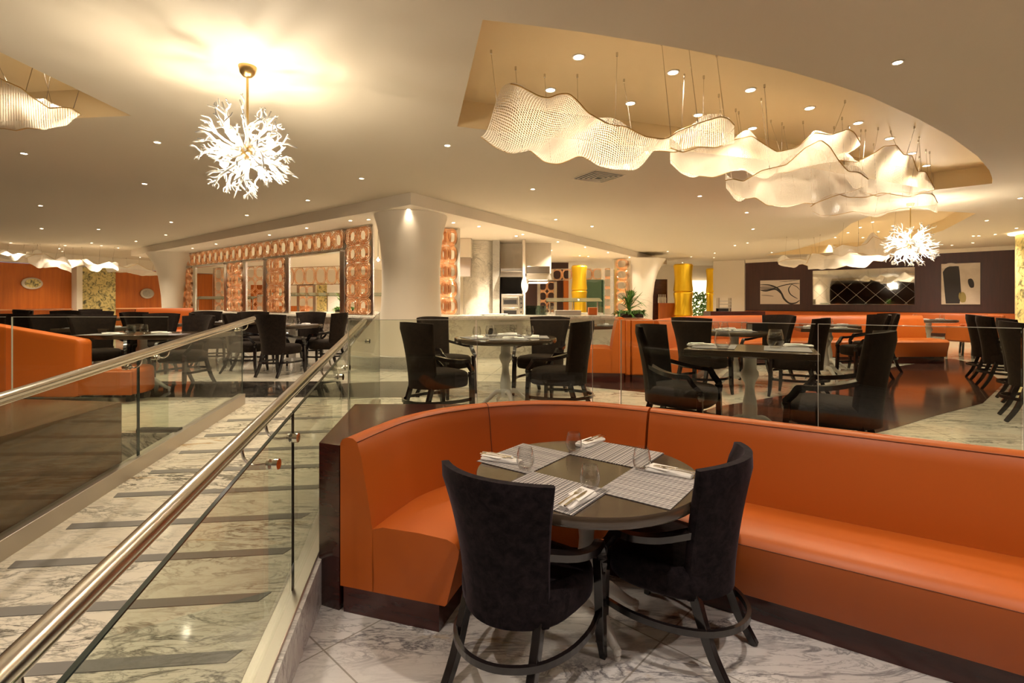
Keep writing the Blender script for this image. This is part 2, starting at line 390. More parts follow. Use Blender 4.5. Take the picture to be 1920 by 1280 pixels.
# ------------------------------------------------------------------ walls
def wall(name, a, b, z0, z1, mat, t=.15):
    a = Vector(a); b = Vector(b); d = (b-a).normalized(); n = Vector((-d.y, d.x))*t
    return struct(MB().prism([tuple(a), tuple(b), tuple(b+n), tuple(a+n)], z0, z1), name, mat)
wall('wall_back', (-16, 24.5), (12, 24.5), U, ZC, 'plaster_light')
wall('wall_far_left', (-17.6, 15.8), (-14.5, 24.6), U, 2.93, 'orange_wood')
wall('wall_fascia_left', (-17.4, 15.8), (-14.3, 24.6), 2.95, ZC, 'plaster_light', .3)
wall('wall_behind', (-20, -4), (21.8, -4), 0, ZC, 'wall_brown', -.15)
wall('wall_left', (-20, -4), (-20, 16.2), 0, ZC, 'orange_wood')
wall('wall_left_return', (-20, 16.0), (-17.4, 15.8), 0, ZC, 'orange_wood')
ml, mr = Vector((11.6, 19.5)), Vector((13.9, 17.4)); wd = (mr-ml).normalized(); wn = Vector((-wd.y, wd.x))
wA, wB = ml-wd*2.45, ml+wd*5.55
wall('wall_feature_right', tuple(wA), tuple(wB), U, 3.22, 'maroon')
wall('trim_feature_top', tuple(wA-wn*.04), tuple(wB-wn*.04), 3.22, ZC, 'plaster_light', .22)
wall('wall_right', tuple(wB), (20, 11), U, ZC, 'plaster_light')
wall('wall_right_side', (21.8, -4), (21.8, 12), 0, ZC, 'plaster_light', -.2)
wall('wall_cream_right', tuple(P(1337, 489, ZC+.01)[:2]), tuple(wA+Vector((-.02, .05))), U, ZC, 'plaster_light')
# yellow mosaic panel and white reveals on the left wall
def on_line(px, a, b):
    k = (px-960)/F; a = Vector(a); d = Vector(b)-a; t = (k*a.y-a.x)/(d.x-k*d.y); return a+d*t
LA, LB = (-17.6, 15.8), (-14.5, 24.6); ld = (Vector(LB)-Vector(LA)).normalized(); ln = Vector((ld.y, -ld.x))
def wall_piece(x0, x1, z0, z1, t, name, mat, A=LA, B=LB, nn=ln, lab=None, cat=None, par=None):
    a, b = on_line(x0, A, B), on_line(x1, A, B)
    mbb = MB().prism([tuple(a+nn*.004), tuple(b+nn*.004), tuple(b+nn*t), tuple(a+nn*t)], z0, z1)
    o = mbb.build(name, mat, par)
    if lab: tag(o, lab, cat)
    return o
o = wall_piece(145, 213, U, 2.93, .12, 'mosaic_panel', 'mosaic', lab='yellow and olive mosaic panel set between the orange wood panels', cat='wall panel')
o = wall_piece(134, 145, U, 2.93, .3, 'trim_1', 'plaster_light'); o['kind'] = 'structure'
o = wall_piece(-60, 133, 1.30, 1.35, .10, 'wall_ledge', 'copper', lab='thin bright ledge at the foot of the orange wood wall left of the mosaic panel', cat='ledge')
o = wall_piece(214, 305, 1.30, 1.35, .10, 'wall_ledge', 'copper', lab='thin bright ledge at the foot of the orange wood wall right of the mosaic panel', cat='ledge')
def wall_disc(px, py, rx, ry, A, B, nn, name, m1, m2, lab):
    c = on_line(px, A, B); d = c.y; z = H-(py-HZ)/F*d; t = Vector((nn.y, -nn.x)); s_ = d/F
    mb1, mb2 = MB(), MB(); n = 28
    ring = lambda k, off: [Vector((c.x, c.y, z))+Vector((nn.x, nn.y, 0))*off+Vector((t.x, t.y, 0))*math.cos(2*PI*i/n)*rx*s_*k*1.1+Vector((0, 0, 1))*math.sin(2*PI*i/n)*ry*s_*k for i in range(n)]
    mb1.loft([ring(1, .005), ring(1, .05), ring(.85, .07)]); mb2.loft([ring(.74, .06), ring(.74, .085), ring(.5, .095)])
    r = thing(name, lab, 'wall decoration', (0, 0, 0)); mb1.build('rim', m1, r, smooth=True); mb2.build('dish', m2, r, smooth=True)
wall_disc(59, 531, 15, 11, LA, LB, ln, 'oval_wall_mirror', 'steel_dull', 'mosaic', 'oval metal framed dish on the orange wood wall, left of the mosaic panel')
wall_disc(275, 550, 11.5, 9.5, LA, LB, ln, 'round_wall_plaque', 'steel_dull', 'stone_plinth', 'round silver textured plaque on the orange wood wall, right of the mosaic panel')

# ------------------------------------------------------------------ columns
def column(px, y, prof, name, lab, mat='plaster_light', plinth=None):
    c = Vector(((px-960)/F*y, y, 0)); r = thing(name, lab, 'column', (c.x, c.y, U))
    MB().lathe([(a, z-U) for a, z in prof], seg=48).build('shaft', mat, r, smooth=True)
    if plinth: MB().lathe([(plinth, 0), (plinth, .2), (plinth-.05, .215)], seg=48).build('plinth', 'stone_plinth', r, smooth=True)
    return c
column(771, 9.15, [(.66, U+.2), (.63, .8), (.57, 1.1), (.53, 1.5), (.515, 1.9), (.52, 2.3), (.545, 2.6), (.58, 2.85), (.615, 3.0), (.645, 3.1), (.65, 3.148)], 'flared_column',
       'large cream flared round column with grey stone plinth beside the ramp top', plinth=.70)
column(323, 16.2, [(.27, U), (.27, 1.2), (.30, 1.8), (.38, 2.4), (.50, 2.8), (.68, 3.1), (.70, 3.149)], 'flared_column',
       'cream trumpet shaped column at the left end of the copper screen')
column(1198, 18.6, [(.48, U), (.48, 1.0), (.50, 1.8), (.56, 2.3), (.68, 2.7), (.92, 3.1), (.95, 3.149)], 'flared_column',
       'cream trumpet shaped column behind the potted plant')
def bamboo(px, y, r, z1, lab, z0=U):
    c = ((px-960)/F*y, y, z0); ro = thing('bamboo_column', lab, 'column', c, 0, 'gold bamboo columns')
    nodes = [0, 1.05-U, 2.0-U, z1-U]
    for i in range(3):
        a, hs = nodes[i], nodes[i+1]-nodes[i]
        MB().lathe([(r*.95, a+.001), (r*1.06, a+.03), (r*1.04, a+.07), (r*.96, a+hs*.3), (r*.93, a+hs*.5), (r*.96, a+hs*.72), (r*1.03, a+hs-.10), (r*1.06, a+hs-.05), (r*.95, a+hs-.02), (r*.95, a+hs)], seg=40).build('segment', 'gold', ro, smooth=True)
bamboo(1281, 20.2, .36, 3.10, 'broad gold bamboo shaped column in front of the bright doorway')
bamboo(1336, 22.0, .26, 3.05, 'slim gold bamboo shaped column half hidden by the cream wall')
bamboo(1086, 17.5, .26, 2.85, 'gold bamboo shaped column seen behind the buffet counter')
c = P(1935, 434, ZC); r = thing('mosaic_column', 'round yellow and black speckled column at the right edge', 'column', (13.3, 12.6, U))
MB().lathe([(.52, 0), (.52, 2.885)], seg=40).build('shaft', 'mosaic', r, smooth=True)
MB().lathe([(.55, 2.84), (.66, 2.86), (.66, 2.875), (.55, 2.88)], seg=40).build('light_ring', 'cove', r, smooth=True)
r = thing('metal_rack_screen', 'tall silver grey slatted metal strip at the end of the maroon wall', 'screen', (14.9, 14.6, U))
m = MB(); [m.box(-.2, .2, -.03, .03, .1+i*.28, .28+i*.28) for i in range(9)]; m.build('slat', 'steel_dull', r)
m = MB(); m.box(-.24, -.2, -.04, .04, 0, 2.75).box(.2, .24, -.04, .04, 0, 2.75); m.build('frame', 'steel_dull', r)

# ------------------------------------------------------------------ lights
def spot(parent, loc, e, size=1.9, blend=.8, col=WARM2, rad=.03):
    l = bpy.data.lights.new('spot', 'SPOT'); l.energy = e; l.color = col; l.spot_size = size; l.spot_blend = blend; l.shadow_soft_size = rad
    o = bpy.data.objects.new('downlight_beam', l); COL.objects.link(o); o.parent = parent; o.location = loc
dl_proto = {}
def downlight(px, py, z, lab, grp, e, r=.030, xy=None, col=WARM2, size=1.9):
    if xy is None: p = P(px, py, z)
    else: p = Vector((xy[0], xy[1], z))
    key = (r,)
    if key not in dl_proto:
        me1 = MB().lathe([(r*1.35, 0), (r*1.35, -.006), (r*1.02, -.008), (r*1.02, -.002)], seg=20, cap=False)
        me2 = MB().lathe([(r*1.0, -.002), (r*1.0, -.004)], seg=20)
        t = thing('downlight', lab, 'downlight', p, 0, grp)
        me1.build('trim_ring', 'plaster_light', t, smooth=True); me2.build('lens', 'lamp', t)
        dl_proto[key] = t
    else:
        t0 = dl_proto[key]; t = t0.copy(); COL.objects.link(t); t.location = p; tag(t, lab, 'downlight', grp)
        for ch in t0.children:
            if ch.type == 'MESH': c_ = ch.copy(); COL.objects.link(c_); c_.parent = t
    if e: spot(t, (0, 0, -.03), e, size, col=col)
ORD = ['first', 'second', 'third', 'fourth', 'fifth', 'sixth', 'seventh', 'eighth', 'ninth', 'tenth', 'eleventh', 'twelfth', 'thirteenth', 'fourteenth', 'fifteenth', 'sixteenth']
def lights(pts, z, desc, grp, e, **k):
    for i, (a, b) in enumerate(sorted(pts)): downlight(a, b, z, '%s, %s from the left' % (desc, ORD[i]), grp, e, **k)
lights([(45, 287), (295, 266), (271, 344), (76, 385), (78, 428), (321, 416), (255, 452), (311, 440), (190, 460), (463, 403)], ZC, 'round downlight in the flat left ceiling', 'downlights in the left ceiling', E_SPOT*1.6)
lights([(839, 272), (678, 334), (577, 375), (999, 354), (1042, 411), (1110, 424)], ZC, 'round downlight in the middle ceiling below the recess', 'downlights in the middle ceiling', E_SPOT)
lights([(1312, 367), (1400, 398), (1378, 460), (1340, 474), (1296, 481), (1252, 471), (1376, 491), (1412, 429), (1850, 413), (1913, 371), (1825, 442), (1866, 439), (1824, 455), (1447, 473)], ZC, 'round downlight in the far right ceiling', 'downlights in the far right ceiling', E_SPOT*1.3)
downlight(1683, 116, ZC, 'lone round downlight in the flat ceiling right of the oval recess edge', 'downlight by the recess edge', E_SPOT)
lights([(1085, 106), (1262, 135), (1407, 168), (1182, 193), (1032, 168), (1309, 215), (1411, 240), (1518, 202), (1609, 230), (1668, 259), (1737, 310), (1710, 287)], ZR, 'bright downlight inside the golden oval recess', 'downlights in the oval recess', E_REC, r=.042, size=2.4)
lights([(657, 413), (691, 411), (575, 427), (505, 440), (405, 457), (361, 465), (307, 474), (321, 472)], ZS, 'downlight along the left copper screen', 'downlights over the left screen', E_SOF)
downlight(766, 392, ZS, 'bright downlight on the top of the big flared column', 'downlight at the big column', 14)
lights([(850, 417), (898, 424), (980, 439), (970, 457), (1046, 453), (1034, 469), (1097, 463), (1087, 479), (1140, 473), (1180, 482), (1213, 489), (905, 461), (735, 463)], ZS, 'downlight in the lowered kitchen ceiling', 'downlights over the kitchen', E_SOF)
lights([(1636, 416), (1613, 426), (1674, 423), (1590, 436), (1566, 445), (1618, 445), (1647, 434), (1555, 459), (1581, 457)], ZR, 'downlight in the far right recess', 'downlights in the far recess', E_REC*2.2)
for i, xy in enumerate([(-9.2, 18.2), (-7.6, 15.6), (-6.3, 19), (-5.2, 13.8), (-3.6, 16.5), (-1.3, 11.5), (-1.2, 18.5), (.1, 11.9), (.7, 16.5), (2.6, 17.2), (4.6, 19.3), (-11, 22.3), (-7, 22.6), (-3, 22.6), (1, 22.6), (4.5, 22.0)]): downlight(0, 0, ZS, 'round downlight added deep inside the kitchen ceiling, %s from the left' % ORD[i], 'added downlights deep in the kitchen', E_SOF*4, xy=xy)  # lamps added to brighten the kitchen and back wall seen through the openings
for i, xy in enumerate([(-15.6, 17.5), (-14.6, 19.8), (-13.8, 22.2), (-14.9, 16.6), (-12.5, 15.0), (-10, 12.2), (8, 20), (13.6, 15.6), (12.4, 13.4), (7, 15), (12, 12), (7.6, 22.5)]): downlight(0, 0, ZC, 'small round downlight added to wash a far wall, %s of the row' % ORD[i], 'added downlights near the far walls', E_SPOT*1.5, xy=xy)  # wall washers added to lift the far walls
for i, xy in enumerate([(-14.9, 15.0), (-13.9, 15.7), (-12.8, 16.4)]): downlight(0, 0, ZC, 'round downlight added above the far left net clouds, %s from the left' % ORD[i], 'added downlights over the far left clouds', E_SPOT*1.6, xy=xy)  # lamps added so the far left net clouds look brighter
G8 = ('round unseen downlight added in the ceiling overhead, outside the picture', 'added downlights overhead')
for i, xy in enumerate([(.9, 1.2), (-1.2, .6), (2.6, .6), (-3.0, .8), (0, -1.5), (3.2, -1.5), (4.8, 2.2), (-3.5, -1.5), (-7, 1), (8, 1), (-10, 7), (8.5, 4.5), (12, 7)]): downlight(0, 0, ZC, *G8, E_SPOT*1.1, xy=xy, col=(1, .86, .74))  # unseen fill lamps added around and behind the camera
for i, xy in enumerate([(-5.3, 4.5), (-4.6, 3.7), (-4.05, 4.4)]): downlight(0, 0, ZR, '%s bright downlight from the left inside the left ceiling recess' % ORD[i], 'downlights in the left recess', E_REC, .042, xy=xy)

# chandeliers
random.seed(5)
def chandelier(loc, R, drop, lab, tilt=0):
    root = thing('branch_chandelier', lab, 'chandelier', loc, 0, 'white branch chandeliers')
    MB().lathe([(.062, 0), (.062, -.01), (.052, -.05), (.03, -.075), (.012, -.08)], seg=24).build('canopy', 'brass', root, smooth=True)
    MB().tube([(0, 0, -.07), (0, 0, -drop+.04)], .009, 10).build('stem', 'brass', root, smooth=True)
    MB().lathe([(.01, -drop-.05), (.045, -drop-.02), (.05, -drop), (.045, -drop+.03), (.01, -drop+.06)], seg=16).build('hub', 'brass', root, smooth=True)
    C = Vector((0, 0, -drop)); n = 46
    for i in range(n):
        ph = math.acos(1-2*(i+.5)/n); th = i*2.39996
        d = Vector((math.sin(ph)*math.cos(th), math.sin(ph)*math.sin(th), math.cos(ph)))
        if d.z > .93: continue
        m = MB()
        def limb(p, dr, L, r0, lev):
            pts = [p]; k = 5; side = dr.orthogonal().normalized(); side.rotate(Matrix.Rotation(random.random()*6.28, 3, dr)); am = L*.15; phs = random.random()*6
            for j in range(1, k+1):
                t = j/k; pts.append(p+dr*L*t+side*am*math.sin(phs+t*5)-side*am*math.sin(phs))
            m.tube(pts, [r0*(1-.3*j/k) for j in range(k)]+[r0*.5], 6)
            if lev < 2:
                for q in range(2 if lev == 0 else 1+(random.random() < .5)):
                    j = random.choice((2, 3, 4)) if lev == 0 else random.choice((2, 3))
                    nd = (dr+Vector([random.uniform(-.75, .75) for _ in range(3)])).normalized()
                    limb(pts[j], nd, L*(1-j/k)*.9+L*.14, r0*.72, lev+1)
        limb(C+d*R*.16, (d+Vector([random.uniform(-.12, .12) for _ in range(3)])).normalized(), R*random.uniform(.60, .84), R*.029, 0)
        m.build('branch', 'antler', root, smooth=2)
    for k in range(6):
        th = k*PI/3+.3; zz = [.22, -.28][k % 2]*R; p = C+Vector((math.cos(th)*R*.42, math.sin(th)*R*.42, zz))
        MB().lathe([(.004, -.03*R/.4), (.026*R/.4, -.012*R/.4), (.03*R/.4, .01*R/.4), (.02*R/.4, .032*R/.4), (.004, .04*R/.4)], p, 12).build('bulb', 'bulb', root, smooth=True)
        l = bpy.data.lights.new('bulb_light', 'POINT'); l.energy = E_CHAND*(R/.4)**2; l.color = (1, .88, .70); l.shadow_soft_size = .02
        o = bpy.data.objects.new('bulb_glow', l); COL.objects.link(o); o.parent = root; o.location = p+Vector((0, 0, .01))*0 + (p-C).normalized()*.06
    return root
p = P(464, 125, ZC); chandelier(p, .37, .64, 'nearest white branching antler-like chandelier on a brass stem, left part of the ceiling')
p = D(1707, 393, 9.0); chandelier((p.x, 9.0, ZC), .43, .74, 'distant white branching chandelier below the hanging net clouds at right')

# ceiling vent and speaker
p = P(1122, 331, ZC); r = thing('ceiling_vent', 'square louvred air vent in the ceiling below the net clouds', 'air vent', p, .5)
m = MB()
for k in range(5):
    a = .26-k*.05
    pts = [(-a, -a, -.006-k*.004), (a, -a, -.006-k*.004), (a, a, -.006-k*.004), (-a, a, -.006-k*.004)]; m.bar(pts, .018, .006, closed=True)
m.build('louvre', 'plaster_light', r); MB().box(-.25, .25, -.25, .25, -.004, -.001).build('backing', 'black', r)
p = P(1385, 379, ZC); tag(MB().lathe([(.11, 0), (.11, -.006), (.10, -.009)], p, 28).build('ceiling_speaker', 'plaster', smooth=True), 'flat round speaker grille in the ceiling under the net clouds', 'speaker')

# ------------------------------------------------------------------ hanging net clouds
def resample(pts, n):
    L = [0]
    for a, b in zip(pts, pts[1:]): L.append(L[-1]+math.dist(a, b))
    out = []
    for i in range(n+1):
        s_ = L[-1]*i/n; k = 0
        while k < len(L)-2 and L[k+1] < s_: k += 1
        t = (s_-L[k])/max(L[k+1]-L[k], 1e-6); out.append((pts[k][0]*(1-t)+pts[k+1][0]*t, pts[k][1]*(1-t)+pts[k+1][1]*t))
    return out
def cloud(upper, lower, dn, df, lab, amp_=.09, waves=2.5, mat='net', top=ZR, cables=9, grp='hanging net clouds', ph=0):
    amp = amp_*1.45; nu, nv = 110, 26; a = resample(upper, nu); b = resample(lower, nu)
    def sm(q):
        for _ in range(2): q = [q[0]]+[(((q[i-1][0]+q[i][0]*2+q[i+1][0])/4), ((q[i-1][1]+q[i][1]*2+q[i+1][1])/4)) for i in range(1, len(q)-1)]+[q[-1]]
        return q
    a, b = sm(a), sm(b)
    dN = dn if isinstance(dn, tuple) else (dn, dn); dF = df if isinstance(df, tuple) else (df, df)
    def fn(u, v):
        i = round(u*nu); A = D(*a[i], dN[0]*(1-u)+dN[1]*u); B = D(*b[i], dF[0]*(1-u)+dF[1]*u)
        p_ = A.lerp(B, v); e = math.sin(PI*v)
        p_.z += amp*(e*(.75*math.sin(2*PI*waves*u+ph+v*2.2)+.3*math.sin(2*PI*waves*1.9*u+ph*2-v*3))+.75*math.sin(2*PI*v)*(.55+.45*math.sin(2*PI*waves*u*.8+ph+1))); return p_
    W = (fn(0, 0)-fn(1, 0)).length; Wv = (fn(.5, 0)-fn(.5, 1)).length*1.1
    m = MB().grid(fn, nu, nv, lambda u, v: (u*W*1.15, v*Wv))
    root = thing('net_cloud', lab, 'hanging sculpture', (0, 0, 0), 0, grp)
    o = m.build('net_sheet', mat, root, smooth=2)
    random.seed(int(a[0][0]*7))
    rim = MB(); rim.tube([fn(i/nu, 0) for i in range(nu+1)], .005, 5); rim.tube([fn(i/nu, 1) for i in range(nu+1)], .005, 5)
    rim.build('rim_wire', 'brass', root, smooth=True)
    for k in range(cables):
        u = (k+.5)/cables; v = random.choice((.05, .35, .7, .95)); q = fn(round(u*nu)/nu, v); t = Vector((q.x+random.uniform(-.12, .12), q.y+random.uniform(-.1, .1), top-.003))
        MB().tube([q, t-Vector((0, 0, .03))], .0028, 5).tube([t-Vector((0, 0, .03)), t], .009, 8).build('suspension_cable', 'steel', root)
    return root
u1 = [(957, 157), (972, 160), (989, 169), (1010, 180), (1028, 184), (1048, 176), (1067, 175), (1084, 190), (1102, 211), (1141, 233), (1173, 237), (1192, 247), (1209, 256), (1244, 261), (1258, 256), (1270, 246), (1312, 230), (1351, 218), (1366, 222), (1377, 235)]
l1 = [(902, 256), (925, 274), (957, 288), (992, 280), (1021, 304), (1047, 308), (1068, 300), (1086, 291), (1118, 306), (1151, 311), (1183, 304), (1215, 282), (1247, 283), (1264, 286), (1312, 271), (1344, 269), (1362, 258), (1377, 240)]
cloud(u1, l1, (3.5, 4.1), (4.4, 4.7), 'largest and nearest hanging white net cloud at the left end of the oval recess', .07, 2.6)
u2 = [(1256, 277), (1280, 286), (1312, 275), (1344, 277), (1377, 262), (1409, 254), (1431, 269), (1457, 285), (1494, 277), (1526, 249), (1558, 253), (1591, 242), (1603, 249), (1613, 268)]
l2 = [(1257, 298), (1276, 320), (1302, 328), (1338, 333), (1370, 321), (1393, 313), (1413, 324), (1440, 325), (1480, 322), (1520, 310), (1560, 292), (1600, 282), (1613, 272)]
cloud(u2, l2, (4.3, 5.2), (5.2, 5.8), 'second hanging net cloud, overlapping the tail of the largest one', .07, 2.8, ph=1)
u3 = [(1360, 338), (1374, 335), (1394, 340), (1429, 319), (1474, 309), (1510, 277), (1539, 262), (1555, 274), (1574, 303), (1591, 322), (1610, 322), (1628, 336)]
l3 = [(1362, 344), (1376, 362), (1397, 373), (1416, 370), (1439, 385), (1478, 386), (1507, 380), (1526, 382), (1568, 366), (1600, 358), (1628, 346)]
cloud(u3, l3, (4.9, 5.3), (5.9, 6.2), 'broad golden hanging net cloud in the middle of the oval recess', .08, 2.2, ph=2)
u4 = [(1578, 301), (1607, 304), (1639, 287), (1658, 274), (1681, 272), (1694, 290), (1710, 291), (1720, 321), (1736, 322), (1752, 352)]
l4 = [(1587, 330), (1600, 352), (1620, 360), (1645, 368), (1681, 358), (1710, 362), (1735, 360), (1752, 356)]
cloud(u4, l4, (5.7, 6.0), (6.4, 6.7), 'peaked hanging net cloud at the right end of the oval recess', .07, 2, ph=.5)
u5 = [(1520, 387), (1545, 371), (1568, 362), (1591, 370), (1623, 370), (1655, 361), (1704, 369), (1729, 362), (1750, 364), (1758, 380)]
l5 = [(1524, 396), (1539, 404), (1568, 403), (1600, 396), (1642, 403), (1687, 391), (1720, 388), (1757, 384)]
cloud(u5, l5, (6.2, 6.6), (7.0, 7.2), 'lowest flat hanging net cloud right above the distant chandelier', .06, 2.4, ph=1.4)
u6 = [(-60, 118), (-20, 138), (10, 152), (40, 165), (62, 183), (92, 203), (115, 201), (135, 203), (152, 214)]
l6 = [(-60, 236), (-20, 240), (10, 241), (30, 245), (50, 240), (82, 242), (100, 232), (122, 222), (135, 212), (152, 215)]
cloud(u6, l6, (3.8, 4.3), (4.75, 4.5), 'hanging net cloud cut off by the left picture edge', .05, 1.8, cables=7, grp='net cloud of the left recess')
G = 'distant hanging clouds at right'
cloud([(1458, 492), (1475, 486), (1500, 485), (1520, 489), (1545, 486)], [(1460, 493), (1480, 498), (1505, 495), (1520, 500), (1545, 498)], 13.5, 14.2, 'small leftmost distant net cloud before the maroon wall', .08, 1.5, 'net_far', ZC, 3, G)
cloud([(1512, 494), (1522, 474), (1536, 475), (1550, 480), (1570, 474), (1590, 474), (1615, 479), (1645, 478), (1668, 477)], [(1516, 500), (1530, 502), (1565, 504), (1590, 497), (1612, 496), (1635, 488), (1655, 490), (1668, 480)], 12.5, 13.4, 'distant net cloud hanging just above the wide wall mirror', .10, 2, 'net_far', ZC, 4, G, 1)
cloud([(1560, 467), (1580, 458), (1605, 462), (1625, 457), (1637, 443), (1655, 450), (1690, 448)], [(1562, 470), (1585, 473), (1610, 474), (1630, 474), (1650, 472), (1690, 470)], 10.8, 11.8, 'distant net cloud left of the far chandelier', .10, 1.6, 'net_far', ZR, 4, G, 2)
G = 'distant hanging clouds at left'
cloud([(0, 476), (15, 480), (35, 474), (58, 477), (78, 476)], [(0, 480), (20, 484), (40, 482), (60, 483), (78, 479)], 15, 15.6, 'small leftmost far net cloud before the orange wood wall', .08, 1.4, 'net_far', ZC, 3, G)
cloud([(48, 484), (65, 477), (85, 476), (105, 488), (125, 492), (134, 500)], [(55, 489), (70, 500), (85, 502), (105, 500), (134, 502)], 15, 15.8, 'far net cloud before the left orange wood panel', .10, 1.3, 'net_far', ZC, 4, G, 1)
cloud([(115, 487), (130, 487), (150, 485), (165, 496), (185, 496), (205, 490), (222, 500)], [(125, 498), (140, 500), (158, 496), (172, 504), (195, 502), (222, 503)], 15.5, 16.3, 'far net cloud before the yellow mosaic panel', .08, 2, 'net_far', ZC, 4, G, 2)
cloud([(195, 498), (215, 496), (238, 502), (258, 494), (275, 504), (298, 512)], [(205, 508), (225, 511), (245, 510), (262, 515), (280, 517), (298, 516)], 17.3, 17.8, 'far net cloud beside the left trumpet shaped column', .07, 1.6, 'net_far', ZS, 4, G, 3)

# ------------------------------------------------------------------ railings
def zrailR(d): return .903+.104*(d-.932)
def zrailL(d): return 1.103+.102*(d-2.68)
def zglR(d): return .90+.114*(d-.917)
def railing(side):
    if side > 0:
        lab = 'brushed steel handrail and glass panels along the right side of the marble ramp'
        xg = lambda d: XR(d)+.045; xr = lambda d: XR(d)-.08; zt = zglR; zrl = zrailR; segs = [(.62, 2.378), (2.39, 3.92), (3.935, 5.95)]; br = [.973, 2.08, 2.37, 3.5, 3.77, 4.87]; ends = (.5, 5.6)
    else:
        lab = 'brushed steel handrail and glass panels along the left side of the marble ramp'
        xg = lambda d: XL(d)-.035; xr = lambda d: XL(d)+.07; zt = lambda d: zrailL(d)-.02; zrl = zrailL; segs = [(1.2, 3.84), (3.855, 5.6)]; br = [2.3, 3.73, 4.07, 5.5]; ends = (1.2, 5.65)
    root = thing('ramp_railing', lab, 'railing', (0, 0, 0))
    for a, b in segs:
        m = MB(); t = .006
        def zb(d): return min(zr(d), U)+.02
        m.add([(xg(d)+s_*t, d, z(d)) for s_ in (-1, 1) for d, z in ((a, zb), (b, zb), (b, zt), (a, zt))],
              [(0, 1, 2, 3), (7, 6, 5, 4), (0, 4, 5, 1), (1, 5, 6, 2), (2, 6, 7, 3), (3, 7, 4, 0)])
        o = m.build('glass_pane', 'glass', root)
        e = MB(); e.bar([(xg(a), a, zb(a)), (xg(a), a, zt(a))], .012, .005, up=(1, 0, 0)); e.bar([(xg(b), b, zb(b)), (xg(b), b, zt(b))], .012, .005, up=(1, 0, 0))
        e.bar([(xg(a), a, zt(a)), (xg(b), b, zt(b))], .013, .005); e.build('pane_edge', 'glass_edge', root)
    a, b = ends; n = 3
    MB().tube([(xr(a), a, zrl(a)), (xr(b), b, zrl(b))], .026, 20).build('handrail', 'steel', root, smooth=True)
    MB().tube([(xr(a), a, zrl(a)-.033), (xr(b), b, zrl(b)-.033)], .011, 10).build('under_rail', 'steel', root, smooth=True)
    for d in br:
        if d > b: continue
        z0 = zrl(d)-.10; sgn = 1 if side > 0 else -1; g = xg(d); q = xr(d)
        m = MB().tube(catmull([(g+sgn*.03, d, z0), (g-sgn*.02, d, z0), (q+sgn*.05, d, z0-.005), (q+sgn*.012, d, z0+.02), (q, d, z0+.07), (q, d, z0+.1)], 4), .0065, 8)
        o = m.build('bracket', 'steel', root, smooth=True)
        k = MB().tube([(g+sgn*.008, d, z0), (g+sgn*.030, d, z0)], .022, 20).tube([(g-sgn*.008, d, z0), (g-sgn*.018, d, z0)], .020, 20)
        k.build('clamp_disc', 'chrome', o, smooth=True)
    # base channel
    m = MB(); hh = .055 if side > 0 else .115; x0, x1 = ((XR, lambda d: XR(d)+.10) if side > 0 else (lambda d: XL(d)-.075, XL))
    d0, d1 = (.6, 5.6) if side > 0 else (.8, 5.6)
    m.add([(x(d), d, min(zr(d), U)+z) for d in (d0, d1) for x, z in ((x0, -.01), (x1, -.01), (x1, hh), (x0, hh))],
          [(3, 2, 1, 0), (4, 5, 6, 7), (0, 1, 5, 4), (1, 2, 6, 5), (2, 3, 7, 6), (3, 0, 4, 7)])
    m.build('base_channel', 'steel_dull', root, bevel=.004)
railing(1); railing(-1)
def level_rail(name, lab, segs, zt=1.46, z0=None):
    root = thing(name, lab, 'railing', (0, 0, 0))
    for a, b in segs:
        a = Vector(a); b = Vector(b); d = (b-a).normalized(); n = Vector((-d.y, d.x))*.006; zz = U+.0 if z0 is None else z0
        MB().prism([tuple(a-n), tuple(b-n), tuple(b+n), tuple(a+n)], zz, zt).build('glass_pane', 'glass', root)
        e = MB(); e.bar([(*a, zt), (*b, zt)], .013, .003)
        e.bar([(*a, zz), (*a, zt)], .0125, .003, up=(d.x, d.y, 0)); e.build('pane_edge', 'edge_light', root)
    return root
d2 = Vector((1, -.695)).normalized(); J = Vector((.79, 3.70))
def on2(px): k = (px-960)/F; t = (k*J.y-J.x)/(d2.x-k*d2.y); return J+d2*t
level_rail('glass_balustrade', 'frameless glass balustrade standing directly behind the orange corner banquette',
           [((-1.20, 3.70), (-.27, 3.70)), ((-.255, 3.70), (.575, 3.70)), ((.59, 3.70), (.785, 3.70)), (tuple(J+d2*.01), tuple(on2(1529))), (tuple(on2(1534)), tuple(on2(1915))), (tuple(on2(1920)), tuple(on2(2300)))])
level_rail('glass_balustrade', 'frameless glass balustrade on the upper level left of the ramp',
           [((-4.36, 4.40), (-3.0, 4.40)), ((-5.9, 4.40), (-4.42, 4.40))])
tag(MB().box(-3.25, -2.90, 4.36, 4.44, U, U+.03).build('balustrade_foot', 'black'), 'dark metal foot of the glass balustrade left of the ramp', 'metal foot')

